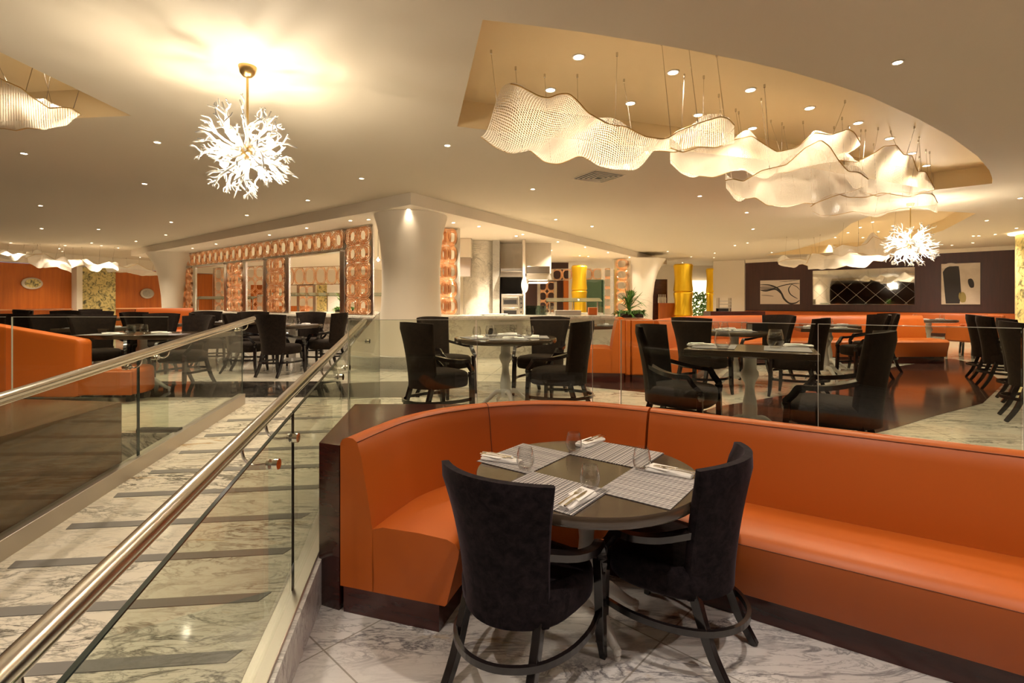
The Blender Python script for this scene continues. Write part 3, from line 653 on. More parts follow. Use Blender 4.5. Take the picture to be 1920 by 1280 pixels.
# ------------------------------------------------------------------ banquettes
BP = [(-.885, 2.60), (-.80, 2.86), (-.70, 3.09), (-.50, 3.33), (-.20, 3.52), (.16, 3.61), (.54, 3.57), (.85, 3.427), (.94, 3.37)]
sd = Vector((.836, -.549)); e0 = Vector((.94, 3.37))
curve = [tuple(v[:2]) for v in catmull([(*p_, 0) for p_ in BP], 8)]
back_prof = lambda: [(0, .13), (0, .86), (.012, .883), (.04, .895), (.075, .893), (.10, .875), (.125, .80), (.165, .60), (.19, .44), (.20, .20), (.20, .13)]
seat_prof = [(.19, .13), (.19, .445), (.25, .462), (.45, .462), (.60, .452), (.645, .435), (.665, .405), (.66, .37), (.60, .14), (.59, .13)]
plinth_prof = [(.02, 0), (.02, .13), (.56, .13), (.56, 0)]
def banquette(path, root, seat_seams=(), back_seams=(), off=0, h=1):
    MB().sweep(path, back_prof()).build('backrest', 'leather', root, smooth=True)
    MB().sweep(path, seat_prof).build('seat', 'leather', root, smooth=True)
    MB().sweep(path, plinth_prof).build('plinth', 'mahogany', root)
    # piping lines
    def line(o, z): 
        q = []
        for i, p_ in enumerate(path):
            a = Vector(path[max(i-1, 0)]); b = Vector(path[min(i+1, len(path)-1)]); t = (b-a).normalized(); q.append((p_[0]+t.y*o, p_[1]-t.x*o, z))
        return q
    m = MB().tube(line(.102, .876), .0022, 5).tube(line(.664, .408), .0022, 5)
    for i in back_seams:
        a = Vector(path[i-1]); b = Vector(path[i+1]); t = (b-a).normalized(); p_ = path[i]
        m.tube([(p_[0]+t.y*o, p_[1]-t.x*o, z) for o, z in [(.012, .886), (.04, .897), (.075, .895), (.101, .877), (.126, .80), (.166, .60), (.191, .45)]], .003, 5)
        m.tube([(p_[0]+t.y*o, p_[1]-t.x*o, z) for o, z in [(.25, .463), (.45, .463), (.60, .453), (.646, .436), (.667, .405), (.66, .36), (.60, .14)]], .0025, 5)
    m.build('piping', 'leather_seam', root)
root = thing('corner_banquette', 'curved orange leather banquette with mahogany surround behind the near round table', 'banquette', (0, 0, 0))
banquette(curve, root, back_seams=(32,))
top_poly = [(-1.015, 2.655), (XR(3.66)+.11, 3.66), (.78, 3.66), (1.02, 3.46)] + [c_ for c_ in curve[::-1][1:]]
# keep the surround just outside the leather
sp = []
for i, c_ in enumerate(curve):
    a = Vector(curve[max(i-1, 0)]); b = Vector(curve[min(i+1, len(curve)-1)]); t = (b-a).normalized(); sp.append((c_[0]-t.y*.006, c_[1]+t.x*.006))
poly = [(-1.015, 2.655), (XR(3.66)+.13, 3.66), (.80, 3.66), (1.00, 3.49)] + sp[::-1][2:]
MB().prism(poly, 0, .85).build('mahogany_surround', 'mahogany', root, bevel=.004)
root = thing('straight_banquette', 'long straight orange leather banquette running to the right picture edge', 'banquette', (0, 0, 0))
banquette([tuple(e0+sd*(.012+i*.34)) for i in range(12)], root)
MB().sweep([tuple(e0+sd*(.0+i*.4)) for i in range(10)], [(-.012, 0), (-.06, 0), (-.06, .85), (-.012, .85)]).build('mahogany_back', 'mahogany', root)
# lower booth on the other side of the ramp
root = thing('mahogany_booth', 'dark mahogany booth block with flat top left of the ramp', 'booth', (0, 0, 0))
MB().prism([(XL(1.0)-.085, 1.0), (XL(3.74)-.085, 3.74), (-3.75, 3.86), (-3.75, 1.0)][::-1], 0, .85).build('side_panel', 'mahogany_lit', root, bevel=.004)
MB().prism([(-3.76, 1.0), (-3.76, 3.86), (-5.6, 4.1), (-5.6, 1.0)][::-1], 0, .80).build('inner_bench', 'mahogany', root, bevel=.004)

# generic banquette on the upper level, path + scale
def bench(name, path, lab, hgt=.86, cat='banquette', z0=U, depth=.62, right=True):
    root = thing(name, lab, cat, (0, 0, z0)); k = hgt/.86
    sg = 1 if right else -1
    f = lambda pr: [(o*sg*depth/.62, z*k) for o, z in pr]
    m = MB().sweep(path, f(back_prof())); m.build('backrest', 'leather', root, smooth=True)
    MB().sweep(path, f([(o, z) for o, z in seat_prof])).build('seat', 'leather', root, smooth=True)
    MB().sweep(path, f(plinth_prof)).build('plinth', 'mahogany', root)
    return root
bench('far_banquette', [tuple(v[:2]) for v in catmull([(2.01, 7.30, 0), (2.5, 8.15, 0), (3.3, 9.25, 0), (4.6, 9.75, 0), (6.2, 9.85, 0), (7.4, 9.85, 0), (7.93, 9.85, 0)], 6)], 'long orange banquette curving behind the upper level tables on the right', .84, depth=.66)
bench('divider_booth', [(1.58, 7.05), (1.62, 7.4), (1.68, 7.72)][::-1], 'orange leather booth end carrying the potted plant', .88, depth=.60)
a_, b_ = wA-wn*.05, wB-wn*.05
r = bpy.data.objects['divider_booth']
for xa, xb in ((1.585, 1.665), (1.675, 1.99)):
    MB().box(xa, xb, 7.06, 7.74, .10, .885).build('end_panel', 'leather', r, bevel=.02); MB().box(xa+.01, xb-.01, 7.08, 7.72, 0, .10).build('plinth_block', 'mahogany', r)
bench('wall_banquette', [tuple(a_), tuple(b_)], 'low orange banquette along the foot of the maroon feature wall', .74)
bench('far_left_booth', [(-8.6, 11.6), (-7.5, 11.9)], 'small orange booth back in the distance below the round silver plaque', .95)
# small sofa on the left
root = thing('orange_sofa', 'orange leather sofa with a raised sloping back behind the glass, left picture edge', 'sofa', (0, 0, U))
MB().prism([(-6.3, 5.58), (-4.79, 5.58), (-4.75, 5.74), (-6.3, 5.74)], .08, lambda p_: .71+(-4.79-p_[0])*.17).build('backrest', 'leather', root, bevel=.05, seg=4)
MB().prism([(-6.3, 5.75), (-4.22, 5.62), (-4.18, 5.75), (-4.2, 5.95), (-4.3, 6.02), (-6.3, 6.02)], .09, .40).build('seat', 'leather', root, bevel=.06, seg=4)
for x, y in ((-4.35, 5.75), (-4.35, 5.95), (-6.1, 5.68), (-6.1, 5.95)): MB().box(x-.03, x+.03, y-.03, y+.03, 0, .10).build('leg', 'lacquer', root)
MB().box(-4.83, -4.22, 5.59, 5.62, .095, .36).build('seat_front', 'leather', root, bevel=.012)

# ------------------------------------------------------------------ chairs
def make_chair(label, cat='chair', vel='velvet'):
    root = thing('dining_armchair', label, cat)
    # seat
    def ring(k, z, n=36):
        out = []
        for i in range(n):
            th = 2*PI*i/n; c_, s_ = math.cos(th), math.sin(th); e = .62
            x = math.copysign(abs(c_)**e, c_)*.262*k; y = math.copysign(abs(s_)**(e if s_ < 0 else .8), s_)*(.26 if s_ > 0 else .24)*k
            x *= (1+.10*y/.26); out.append((x, y+.005, z))
        return out
    MB().loft([ring(.94, .335), ring(.985, .35), ring(1, .39), ring(1, .43), ring(.975, .455), ring(.90, .472), ring(.70, .482), ring(.35, .487)]).build('seat', vel, root, smooth=2)
    # back
    def surf(u, v, off):
        w_ = .192+.006*v+.064*v**2.2; yb = .235+.085*v**1.6; cx = u*w_; c_ = .105*(u*u)-.005
        y = -yb+c_; ny = Vector((2*.105*u/w_, -1, 0)).normalized()
        z = .335+.60*v-.012*u*u*v
        return Vector((cx, y, z))+Vector((ny.x*off*-1 if False else ny.x*off, ny.y*off, 0))
    nu, nv = 16, 12; vs = []; th_ = .03
    rings = []
    for j in range(nv+1):
        v = j/nv; r_ = []
        for i in range(nu+1): r_.append(surf(-1+2*i/nu, v, th_*(1.0 if j < nv else .55)))
        r_ += [surf(1.035, v, th_*.55), surf(1.05, v, 0), surf(1.035, v, -th_*.55)]
        for i in range(nu, -1, -1): r_.append(surf(-1+2*i/nu, v, -th_*(1.0 if j < nv else .55)))
        r_ += [surf(-1.035, v, -th_*.55), surf(-1.05, v, 0), surf(-1.035, v, th_*.55)]; rings.append(r_)
    top = [Vector(q)+Vector((0, 0, .012)) for q in rings[-1]]
    rings[-1] = top
    MB().loft(rings).build('backrest', vel, root, smooth=1)
    for s_ in (-1, 1):
        MB().bar(catmull([(s_*.245, .225, .47), (s_*.25, .232, .30), (s_*.252, .236, .12), (s_*.258, .25, 0)], 3), [.04]*7+[.034, .03, .028], [.042]*7+[.034, .03, .028]).build('leg', 'lacquer', root, bevel=.003)
        MB().bar(catmull([(s_*.178, -.165, .36), (s_*.182, -.195, .26), (s_*.185, -.245, .12), (s_*.19, -.315, 0)], 3), .036, [.045, .044, .043, .042, .041, .04, .038, .036, .033, .03]).build('leg', 'lacquer', root, bevel=.003)
        MB().bar(catmull([(s_*.205, -.17, .635), (s_*.275, -.05, .600), (s_*.298, .06, .582), (s_*.290, .13, .580), (s_*.284, .155, .572), (s_*.277, .185, .525), (s_*.264, .222, .485), (s_*.258, .236, .455), (s_*.250, .235, .41)], 3), .040, .032, up=(0, -.3, 1)).build('arm', 'lacquer', root, bevel=.003)
    hoop = catmull([(-.245, .215, .21), (-.272, .08, .212), (-.262, -.08, .215), (-.205, -.22, .218), (-.105, -.305, .22), (0, -.33, .22), (.105, -.305, .22), (.205, -.22, .218), (.262, -.08, .215), (.272, .08, .212), (.245, .215, .21)], 4)
    MB().bar(hoop, .018, .028).build('stretcher', 'lacquer', root)
    return root
ch = make_chair('black velvet armchair at the front left of the near round table')
ch.location = (.055, 2.20, 0); ch.rotation_euler = (0, 0, ang((.57, .82))); ch.scale = (1, 1, .97)
NG = 'armchairs at the near round table'; ch['group'] = NG
dup(ch, (.765, 2.395, 0), ang((-.77, .64)), 'black velvet armchair seen from behind at the right of the near round table', NG)
UG = 'armchairs on the upper level'
chb = None
def chair(x, y, f, lab, grp=UG, s=1.0):
    global chb
    if chb is None:
        chb = make_chair(lab, vel='velvet_brown'); chb.location = (x, y, U); chb.rotation_euler = (0, 0, ang(f)); chb['group'] = grp; chb.scale = (s,)*3; return chb
    return dup(chb, (x, y, U+.002), ang(f), lab, grp, s)
# round table in the middle
chair(-.72, 4.82, (.75, .66), 'brown armchair seen from behind at the front left of the upper round table')
chair(-.80, 6.15, (.80, -.55), 'brown armchair peeking out behind the front left one, next to the big column')
chair(.36, 6.15, (-.5, -.85), 'brown armchair at the far right of the upper round table, before the counter')
chair(.47, 5.0, (-.90, .42), 'brown armchair seen from the side at the front right of the upper round table')
# rectangular table at right
chair(1.33, 4.00, (.80, -.60), 'armchair at the left end of the upper rectangular table behind the glass')
chair(2.15, 3.38, (-.77, .64), 'armchair at the right end of the upper rectangular table behind the glass')
chair(2.33, 6.20, (.80, .60), 'armchair at the left of the table with the menu holder')
chair(3.62, 7.15, (-.92, -.38), 'armchair behind the table with the menu holder, half hidden by the one in front')
chair(3.42, 6.05, (-.72, .62), 'armchair at the right of the table with the menu holder')
chair(5.25, 7.55, (-.95, .1), 'nearer one of the two dark armchairs before the orange banquette end')
chair(5.95, 8.30, (-.95, .1), 'farther one of the two dark armchairs before the orange banquette end')
# right edge row
chair(7.00, 7.28, (.82, -.57), 'farthest armchair of the row at the right picture edge', UG)
chair(6.45, 6.52, (.82, -.57), 'second farthest armchair of the row at the right picture edge', UG)
chair(5.86, 5.62, (.80, -.60), 'third armchair of the row at the right edge, its back facing the dark wood floor', UG)
chair(5.02, 4.72, (.80, -.60), 'nearest armchair of the right edge row, cut off by the picture', UG)
# left groups
chair(-3.58, 7.80, (.25, .97), 'armchair with its back square to the camera at the table above the ramp')
chair(-3.72, 9.15, (.05, -1), 'armchair on the far side of the table above the ramp, facing the camera')
chair(-3.17, 8.65, (-1, .12), 'armchair on the right of the table above the ramp, beside the right handrail')
chair(-4.30, 8.15, (1, .12), 'armchair on the left of the table above the ramp, behind the left handrail end')
chair(-4.80, 9.45, (.6, -.8), 'armchair before the marble counter under the second screen opening')
chair(-5.20, 8.75, (.9, .3), 'armchair turned right behind the large brown one, before the counter')
chair(-5.95, 9.95, (.7, -.7), 'armchair near the left trumpet shaped column, before the counter')
chair(-4.38, 6.75, (-.25, -.97), 'large brown armchair behind the wide table left of the ramp')
chair(-5.72, 6.95, (.75, -.6), 'armchair at the left end of the wide table, behind the orange sofa')
chair(-5.70, 8.05, (.2, -1), 'armchair behind the left end of the wide table, second row')
chair(-6.75, 7.35, (.5, -.85), 'armchair above the orange sofa back near the left picture edge')
chair(-7.55, 7.65, (.8, -.5), 'armchair cut off by the left picture edge above the sofa')
chair(-6.75, 9.25, (1, -.25), 'armchair in profile in front of the small orange booth')
FG = 'far armchairs before the orange wood wall'
for i, (x, y, f, l) in enumerate([(-8.4, 10.2, (.6, -.8), 'far armchair just left of the small orange booth'), (-9.6, 10.7, (.3, -1), 'far armchair below the mosaic panel'), (-10.9, 11.0, (-.4, -1), 'far armchair below the white reveal of the mosaic panel'),
        (-12.0, 12.6, (.5, 1), 'farthest armchair below the oval wall dish'), (-11.0, 13.0, (.2, -1), 'farthest armchair below the mosaic panel edge'), (-9.3, 12.8, (.4, -1), 'farthest armchair left of the orange booth'), (-11.6, 11.4, (.9, .2), 'far armchair at the left picture edge')]):
    chair(x, y, f, l, FG)

# orange chairs far right
def orange_chair(loc, rz, lab):
    r = thing('orange_armchair', lab, 'chair', loc, rz, 'orange armchairs at the far right')
    MB().box(-.28, .28, -.26, .26, .32, .46).build('seat', 'leather', r, bevel=.03)
    MB().box(-.28, .28, -.32, -.25, .35, .86).build('backrest', 'leather', r, bevel=.03)
    for s_ in (-1, 1):
        MB().box(s_*.29-.03, s_*.29+.03, -.28, .22, .34, .64).build('armrest', 'leather', r, bevel=.02)
        for y in (-.24, .22): MB().bar([(s_*.24, y, .33), (s_*.25, y*1.1, 0)], .03, .03).build('leg', 'lacquer', r)
    return r
oc = orange_chair((9.35, 10.35, U), ang((-.3, .95)), 'orange leather armchair with its back to us before the far right table')
dup(oc, (10.1, 10.9, U), ang((-.9, .3)), 'orange leather armchair right of the far right table, behind the dark chairs')

# ------------------------------------------------------------------ tables
def make_table(lab, shape, loc, rz=0, R=.55, w_=.95, d_=.70, grp=None, ped=((0, 0),)):
    r = thing('dining_table', lab, 'table', loc, rz, grp)
    if shape == 'round':
        MB().lathe([(R*.93, .695), (R*.985, .70), (R, .712), (R, .742), (R-.006, .75)], seg=72).build('tabletop', 'tabletop', r, smooth=True)
    else:
        MB().box(-w_/2, w_/2, -d_/2, d_/2, .70, .75).build('tabletop', 'tabletop', r, bevel=.005)
    for px_, py_ in ped:
        MB().lathe([(.10, .697), (.10, .688), (.052, .682), (.05, .60), (.052, .575), (.066, .555), (.068, .52), (.058, .50), (.040, .46), (.036, .42), (.040, .37), (.052, .31), (.058, .25), (.056, .20), (.064, .19), (.066, .165), (.06, .15), (.06, .11)], (px_, py_, 0), 32).build('pedestal', 'white_paint', r, smooth=True)
        for k in range(4):
            th = k*PI/2+.35; dx, dy = math.cos(th), math.sin(th)
            pts = catmull([(px_+dx*.045, py_+dy*.045, .16), (px_+dx*.11, py_+dy*.11, .165), (px_+dx*.19, py_+dy*.19, .10), (px_+dx*.255, py_+dy*.255, .05), (px_+dx*.285, py_+dy*.285, .045)], 4)
            f_ = MB().tube(pts, [.030-.0008*i for i in range(len(pts))], 10); e = pts[-1]
            f_.lathe([(.012, .052), (.019, .045), (.019, .028), (.012, .02), (.015, .012), (.012, 0)], (e[0], e[1], 0), 12); f_.build('foot', 'white_paint', r, smooth=True)
    return r
T1 = (.37, 2.51)
t1 = make_table('near round dark table on a white turned pedestal, set for four', 'round', (*T1, 0))
TG = 'tables on the upper level'
make_table('round dark table on the upper level behind the curved banquette', 'round', (-.07, 5.45, U), grp=TG)
make_table('rectangular dark table on the upper level between the two facing armchairs behind the glass', 'rect', (1.97, 4.18, U), math.radians(-27), grp=TG)
make_table('round dark table carrying the black menu holder', 'round', (2.98, 6.75, U), grp=TG)
make_table('front one of the two tables before the orange banquette end', 'rect', (4.62, 7.45, U), math.radians(-20), .55, .75, .75, TG)
make_table('rear one of the two tables before the orange banquette end', 'rect', (5.30, 8.45, U), math.radians(-20), .55, .75, .75, TG)
make_table('round table left of the orange divider booth', 'round', (1.25, 8.32, U), R=.45, grp=TG)
make_table('round table above the ramp top, between four brown armchairs', 'round', (-3.70, 8.50, U), R=.48, grp=TG)
make_table('wide rectangular table left of the ramp, beyond the orange sofa', 'rect', (-4.30, 6.12, U), 0, .55, 1.5, .72, TG, ped=((-.33, .20),))
make_table('table before the marble counter behind the left handrail', 'round', (-5.35, 9.75, U), R=.45, grp=TG)
make_table('table next to the small orange booth in the distance', 'round', (-6.15, 8.70, U), R=.40, grp=TG)
make_table('table above the orange sofa at the left picture edge', 'rect', (-6.15, 6.9+.6, U), 0, .55, .8, .7, TG)
make_table('far table below the mosaic panel', 'rect', (-9.9, 11.9, U), 0, .55, 1.6, .8, TG)
make_table('small table at the far right before the orange armchairs', 'round', (9.0, 10.9, U), R=.5, grp=TG)

# ------------------------------------------------------------------ table settings
gl0 = None
def tumbler(x, y, z, lab, grp, s=1.0):
    global gl0
    if gl0 is None:
        pr = [(.001, .004), (.020, .003), (.027, .001), (.031, .004), (.040, .022), (.045, .042), (.0445, .060), (.039, .086), (.033, .108), (.0325, .1085), (.032, .108), (.038, .086), (.0432, .060), (.0436, .042), (.0385, .024), (.029, .010), (.001, .008)]
        gl0 = MB().lathe(pr, seg=32, cap=False).build('water_glass', 'tumbler', smooth=2); o = gl0
    else: o = gl0.copy(); COL.objects.link(o)
    o.location = (x, y, z); o.scale = (s,)*3; return tag(o, lab, 'glass', grp)
nk0 = None
def napkin(x, y, z, a, lab, grp, s=1.0):
    global nk0
    if nk0 is None:
        m = MB(); n_ = 18; rings = []
        for i in range(n_+1):
            t = i/n_; xx = -.11+.22*t; ww = .042+.004*math.sin(t*5+1)-.010*t; h_ = .020-.006*abs(t-.45)+.002*math.sin(t*13)
            e_ = (1 if 0 < i < n_ else .75)
            rings.append([(xx, y_*ww*e_, z_*h_*e_+.0008+.001*math.sin(t*9+y_*3)*z_) for y_, z_ in ((-1, .05), (-1.06, .4), (-.96, .82), (-.6, 1), (0, 1.04), (.55, .98), (.95, .80), (1.05, .4), (1, .05), (.4, 0), (-.4, 0))])
        m.loft(rings)
        m.prism([(-.11, -.036), (.0, -.042), (.045, .034), (-.095, .036)], .0195, .0235)
        nk0 = m.build('folded_napkin', 'napkin', smooth=1); o = nk0
    else: o = nk0.copy(); COL.objects.link(o)
    o.location = (x, y, z); o.rotation_euler = (0, 0, a); o.scale = (s,)*3; return tag(o, lab, 'napkin', grp)
mt0 = {}
def placemat(x, y, z, a, lab, grp, w_=.45, d_=.33, mat='placemat'):
    k = (w_, d_, mat)
    if k not in mt0:
        m = MB(); m.add([(-w_/2, -d_/2, 0), (w_/2, -d_/2, 0), (w_/2, d_/2, 0), (-w_/2, d_/2, 0), (-w_/2, -d_/2, .002), (w_/2, -d_/2, .002), (w_/2, d_/2, .002), (-w_/2, d_/2, .002)],
                        [(3, 2, 1, 0), (4, 5, 6, 7), (0, 1, 5, 4), (1, 2, 6, 5), (2, 3, 7, 6), (3, 0, 4, 7)], [(0, 0), (w_, 0), (w_, d_), (0, d_)]*2)
        o = m.build('placemat', mat); mt0[k] = o
    else: o = mt0[k].copy(); COL.objects.link(o)
    o.location = (x, y, z); o.rotation_euler = (0, 0, a); return tag(o, lab, 'placemat', grp)
def knife(x, y, z, a, lab):
    m = MB().bar([(-.10, 0, .004), (-.02, 0, .005), (.0, 0, .004)], [.010, .013, .009], [.006, .007, .005]); m.bar([(0, 0, .004), (.06, .001, .003), (.10, .003, .003)], [.014, .017, .006], .002)
    o = m.build('table_knife', 'cutlery', smooth=False, bevel=.001); o.location = (x, y, z); o.rotation_euler = (0, 0, a); tag(o, lab, 'knife', 'knives on the near table')
def fork(x, y, z, a, lab):
    m = MB().bar([(-.10, 0, .004), (-.04, 0, .006), (.03, 0, .004)], [.011, .008, .006], .003); m.bar([(.03, 0, .004), (.045, 0, .004), (.055, 0, .004)], [.008, .02, .022], .002)
    for k in range(4): m.bar([(.053, -.0093+k*.0062, .004), (.10, -.0093+k*.0062, .007)], .0025, .002)
    o = m.build('table_fork', 'cutlery', bevel=.0005); o.location = (x, y, z); o.rotation_euler = (0, 0, a); tag(o, lab, 'fork', 'forks on the near table')
ZT = .752
mats = {'front': [(934, 913), (991, 888), (1136, 920), (1077, 971)], 'right': [(1134, 920), (1187, 876), (1300, 904), (1262, 952)],
        'back': [(1070, 850), (1131, 829), (1239, 849), (1186, 876)], 'left': [(892, 865), (985, 832), (1069, 849), (989, 888)]}
cen = Vector((.372, 2.51)); ax = math.radians(-37)
NAMES = {'front': 'front left', 'right': 'front right', 'back': 'back right', 'left': 'back left'}
for k, q in mats.items():
    pts = [P(a, b, ZT) for a, b in q]; c_ = sum(pts, Vector())/4
    e1 = (pts[2]-pts[1]); 
    a0 = math.atan2(e1.y, e1.x); a0 = ax
    long_ = k in ('front', 'back')
    m_a = a0 if long_ else a0+PI/2
    placemat(c_.x, c_.y, ZT, m_a, 'grey and white striped woven placemat at the %s of the near round table' % NAMES[k], 'placemats on the near table', .42, .33)
nap = {'left': ((906, 858), (978, 870)), 'back': ((1087, 839), (1130, 824)), 'right': ((1213, 879), (1300, 897)), 'front': ((1110, 921), (1050, 962))}
gls = {'left': (985, 880), 'back': (1076, 848), 'right': (1203, 881), 'front': (1106, 917)}
for k in nap:
    a, b = [P(*q, ZT) for q in nap[k]]; c_ = (a+b)/2; an = math.atan2((b-a).y, (b-a).x)
    napkin(c_.x, c_.y, ZT+.002, an, 'white folded napkin with cutlery on the %s placemat of the near table' % NAMES[k], 'napkins on the near table')
    sgn = -1 if k == 'left' else 1; ct = c_+(b-a).normalized()*.026*sgn; aa = an+(PI if sgn > 0 else 0)
    o_ = Vector((-math.sin(an), math.cos(an), 0))
    knife(ct.x+o_.x*.012, ct.y+o_.y*.012, ZT+.023, aa, 'silver knife tucked in the napkin at the %s of the near table' % NAMES[k])
    fork(ct.x-o_.x*.014, ct.y-o_.y*.014, ZT+.023, aa, 'silver fork tucked in the napkin at the %s of the near table' % NAMES[k])
    g_ = P(*gls[k], ZT); tumbler(g_.x, g_.y, ZT+.003, 'stemless water glass on the %s placemat of the near table' % NAMES[k], 'glasses on the near table')
ZU = U+.752
def setting(tc, where, tname, dist, ndir, gside=1):
    tc = Vector(tc); n = Vector(ndir).normalized(); t = Vector((-n.y, n.x)); c_ = tc+n*dist; a = math.atan2(t.y, t.x)
    placemat(c_.x, c_.y, ZU, a, 'grey placemat at the %s of %s' % (where, tname), 'placemats on the upper level', .40, .28, 'mat_grey')
    q = c_+t*.05*gside; napkin(q.x, q.y, ZU+.002, a+.1*gside, 'white folded napkin at the %s of %s' % (where, tname), 'napkins on the upper level')
    q = c_-t*.16*gside-n*.05; tumbler(q.x, q.y, ZU+.003, 'stemless glass at the %s of %s' % (where, tname), 'glasses on the upper level')
A_ = (-.07, 5.45); tn = 'the round table behind the curved banquette'
for w_, nd, g in (('left', (-.9, -.4), 1), ('front', (.1, -1), 1), ('right', (1, .0), -1), ('back', (-.1, 1), -1)): setting(A_, w_, tn, .32, nd, g)
B_ = (1.97, 4.18); tn = 'the rectangular table behind the glass'; bx = Vector((math.cos(math.radians(-27)), math.sin(math.radians(-27))))
for s_, w_ in ((-1, 'left end'), (1, 'right end')):
    c_ = Vector(B_)+bx*s_*.27; placemat(c_.x, c_.y, ZU, math.radians(63), 'grey placemat at the %s of %s' % (w_, tn), 'placemats on the upper level', .45, .33, 'mat_grey')
q = P(1325, 648, ZU); napkin(q.x-.05, q.y, ZU+.002, math.radians(5), 'white folded napkin at the left end of ' + tn, 'napkins on the upper level')
q = P(1497, 650, ZU); napkin(q.x, q.y, ZU+.002, math.radians(-12), 'white folded napkin at the right end of ' + tn, 'napkins on the upper level')
q = P(1355, 654, ZU); tumbler(q.x, q.y, ZU+.003, 'stemless glass at the left end of ' + tn, 'glasses on the upper level', 1.4)
q = P(1454, 653, ZU); tumbler(q.x, q.y, ZU+.003, 'stemless glass at the right end of ' + tn, 'glasses on the upper level', 1.4)
for (tc, tn, dirs) in [((2.98, 6.75), 'the table with the menu holder', (('left', (-1, -.3)), ('front', (-.2, -1)), ('back', (.2, 1)))),
                       ((4.62, 7.45), 'the front table by the orange banquette end', (('front', (.3, -1)), ('back', (-.3, 1)))),
                       ((5.30, 8.45), 'the rear table by the orange banquette end', (('front', (.3, -1)),)),
                       ((1.32, 8.32), 'the table left of the orange divider booth', (('right', (1, -.2)),)),
                       ((-3.70, 8.50), 'the table above the ramp top', (('left', (-1, -.1)), ('right', (1, -.1)))),
                       ((-5.35, 9.75), 'the table behind the left handrail', (('right', (.8, -.6)), ('left', (-.8, -.6)))),
                       ((-6.15, 8.70), 'the table by the small orange booth', (('right', (1, -.1)),)),
                       ((-6.15, 7.50), 'the table above the sofa', (('left', (-1, -.1)), ('right', (1, -.2)))),
                       ((9.0, 10.9), 'the far right table', (('left', (-1, -.3)), ('right', (1, -.3))))]:
    for w_, nd in dirs: setting(tc, w_, tn, .22, nd)
tn = 'the wide table left of the ramp'
for x, w_ in ((-4.75, 'left'), (-4.02, 'right')): placemat(x, 5.86, ZU, 0, 'grey placemat at the %s of %s' % (w_, tn), 'placemats on the upper level', .40, .28, 'mat_grey')
napkin(-4.62, 5.85, ZU+.002, .05, 'white folded napkin at the left of ' + tn, 'napkins on the upper level'); napkin(-4.20, 6.05, ZU+.002, -.05, 'white folded napkin at the right of ' + tn, 'napkins on the upper level')
tumbler(-4.47, 5.93, ZU+.003, 'left one of the three glasses on ' + tn, 'glasses on the upper level'); tumbler(-4.40, 5.82, ZU+.003, 'front one of the three glasses on ' + tn, 'glasses on the upper level'); tumbler(-4.36, 5.98, ZU+.003, 'right one of the three glasses on ' + tn, 'glasses on the upper level')
# menu holder
q = P(1419, 620, ZU); r = thing('menu_holder', 'small black menu holder standing on the round table behind the glass', 'menu holder', (q.x, q.y, ZU), -.2)
MB().box(-.13, .13, -.012, -.006, 0, .10).build('front_card', 'black', r); MB().box(-.13, .13, -.02, .03, 0, .006).build('base', 'black', r)
MB().box(-.12, -.06, -.014, -.0125, .01, .09).build('card_panel', 'steel_dull', r)

# ------------------------------------------------------------------ counters and copper screens
SA = Vector((-2.78, 9.97)); SB = Vector((-10.6, 16.2)); sdir = (SB-SA).normalized(); snor = Vector((sdir.y, -sdir.x))
if snor.y > 0: snor = -snor
ZK = 1.315
def counter(a, b, th, lab, nrm):
    a, b, n = Vector(a), Vector(b), Vector(nrm); r = thing('marble_counter', lab, 'counter', (0, 0, 0))
    MB().prism([tuple(a+n*.10), tuple(b+n*.10), tuple(b-n*th), tuple(a-n*th)], ZK-.05, ZK).build('worktop', 'marble_wall', r, bevel=.006)
    MB().prism([tuple(a), tuple(b), tuple(b-n*(th-.05)), tuple(a-n*(th-.05))], U, ZK-.051).build('front_panel', 'marble_grey', r)
    MB().prism([tuple(a+n*.03), tuple(b+n*.03), tuple(b), tuple(a)], U, U+.12).build('kick_plate', 'stone_plinth', r)
    return r
counter(SA+sdir*-.1, SB-sdir*.7, .5, 'marble clad counter below the left copper ring screen', snor)
r = thing('marble_counter', 'long light marble counter of the open kitchen between the columns', 'counter', (0, 0, 0))
MB().box(-2.35, 2.35, 10.05, 11.0, ZK-.05, ZK).build('worktop', 'marble_wall', r, bevel=.006); MB().box(-2.3, 2.3, 10.15, 10.95, U, ZK-.051).build('front_panel', 'marble_wall', r)
MB().box(-.45, .20, 10.10, 10.149, U+.30, ZK-.12).build('serving_hatch', 'steel_dull', r); MB().box(-.36, .10, 10.07, 10.099, U+.38, ZK-.18).build('hatch_grille', 'marble_grey', r)

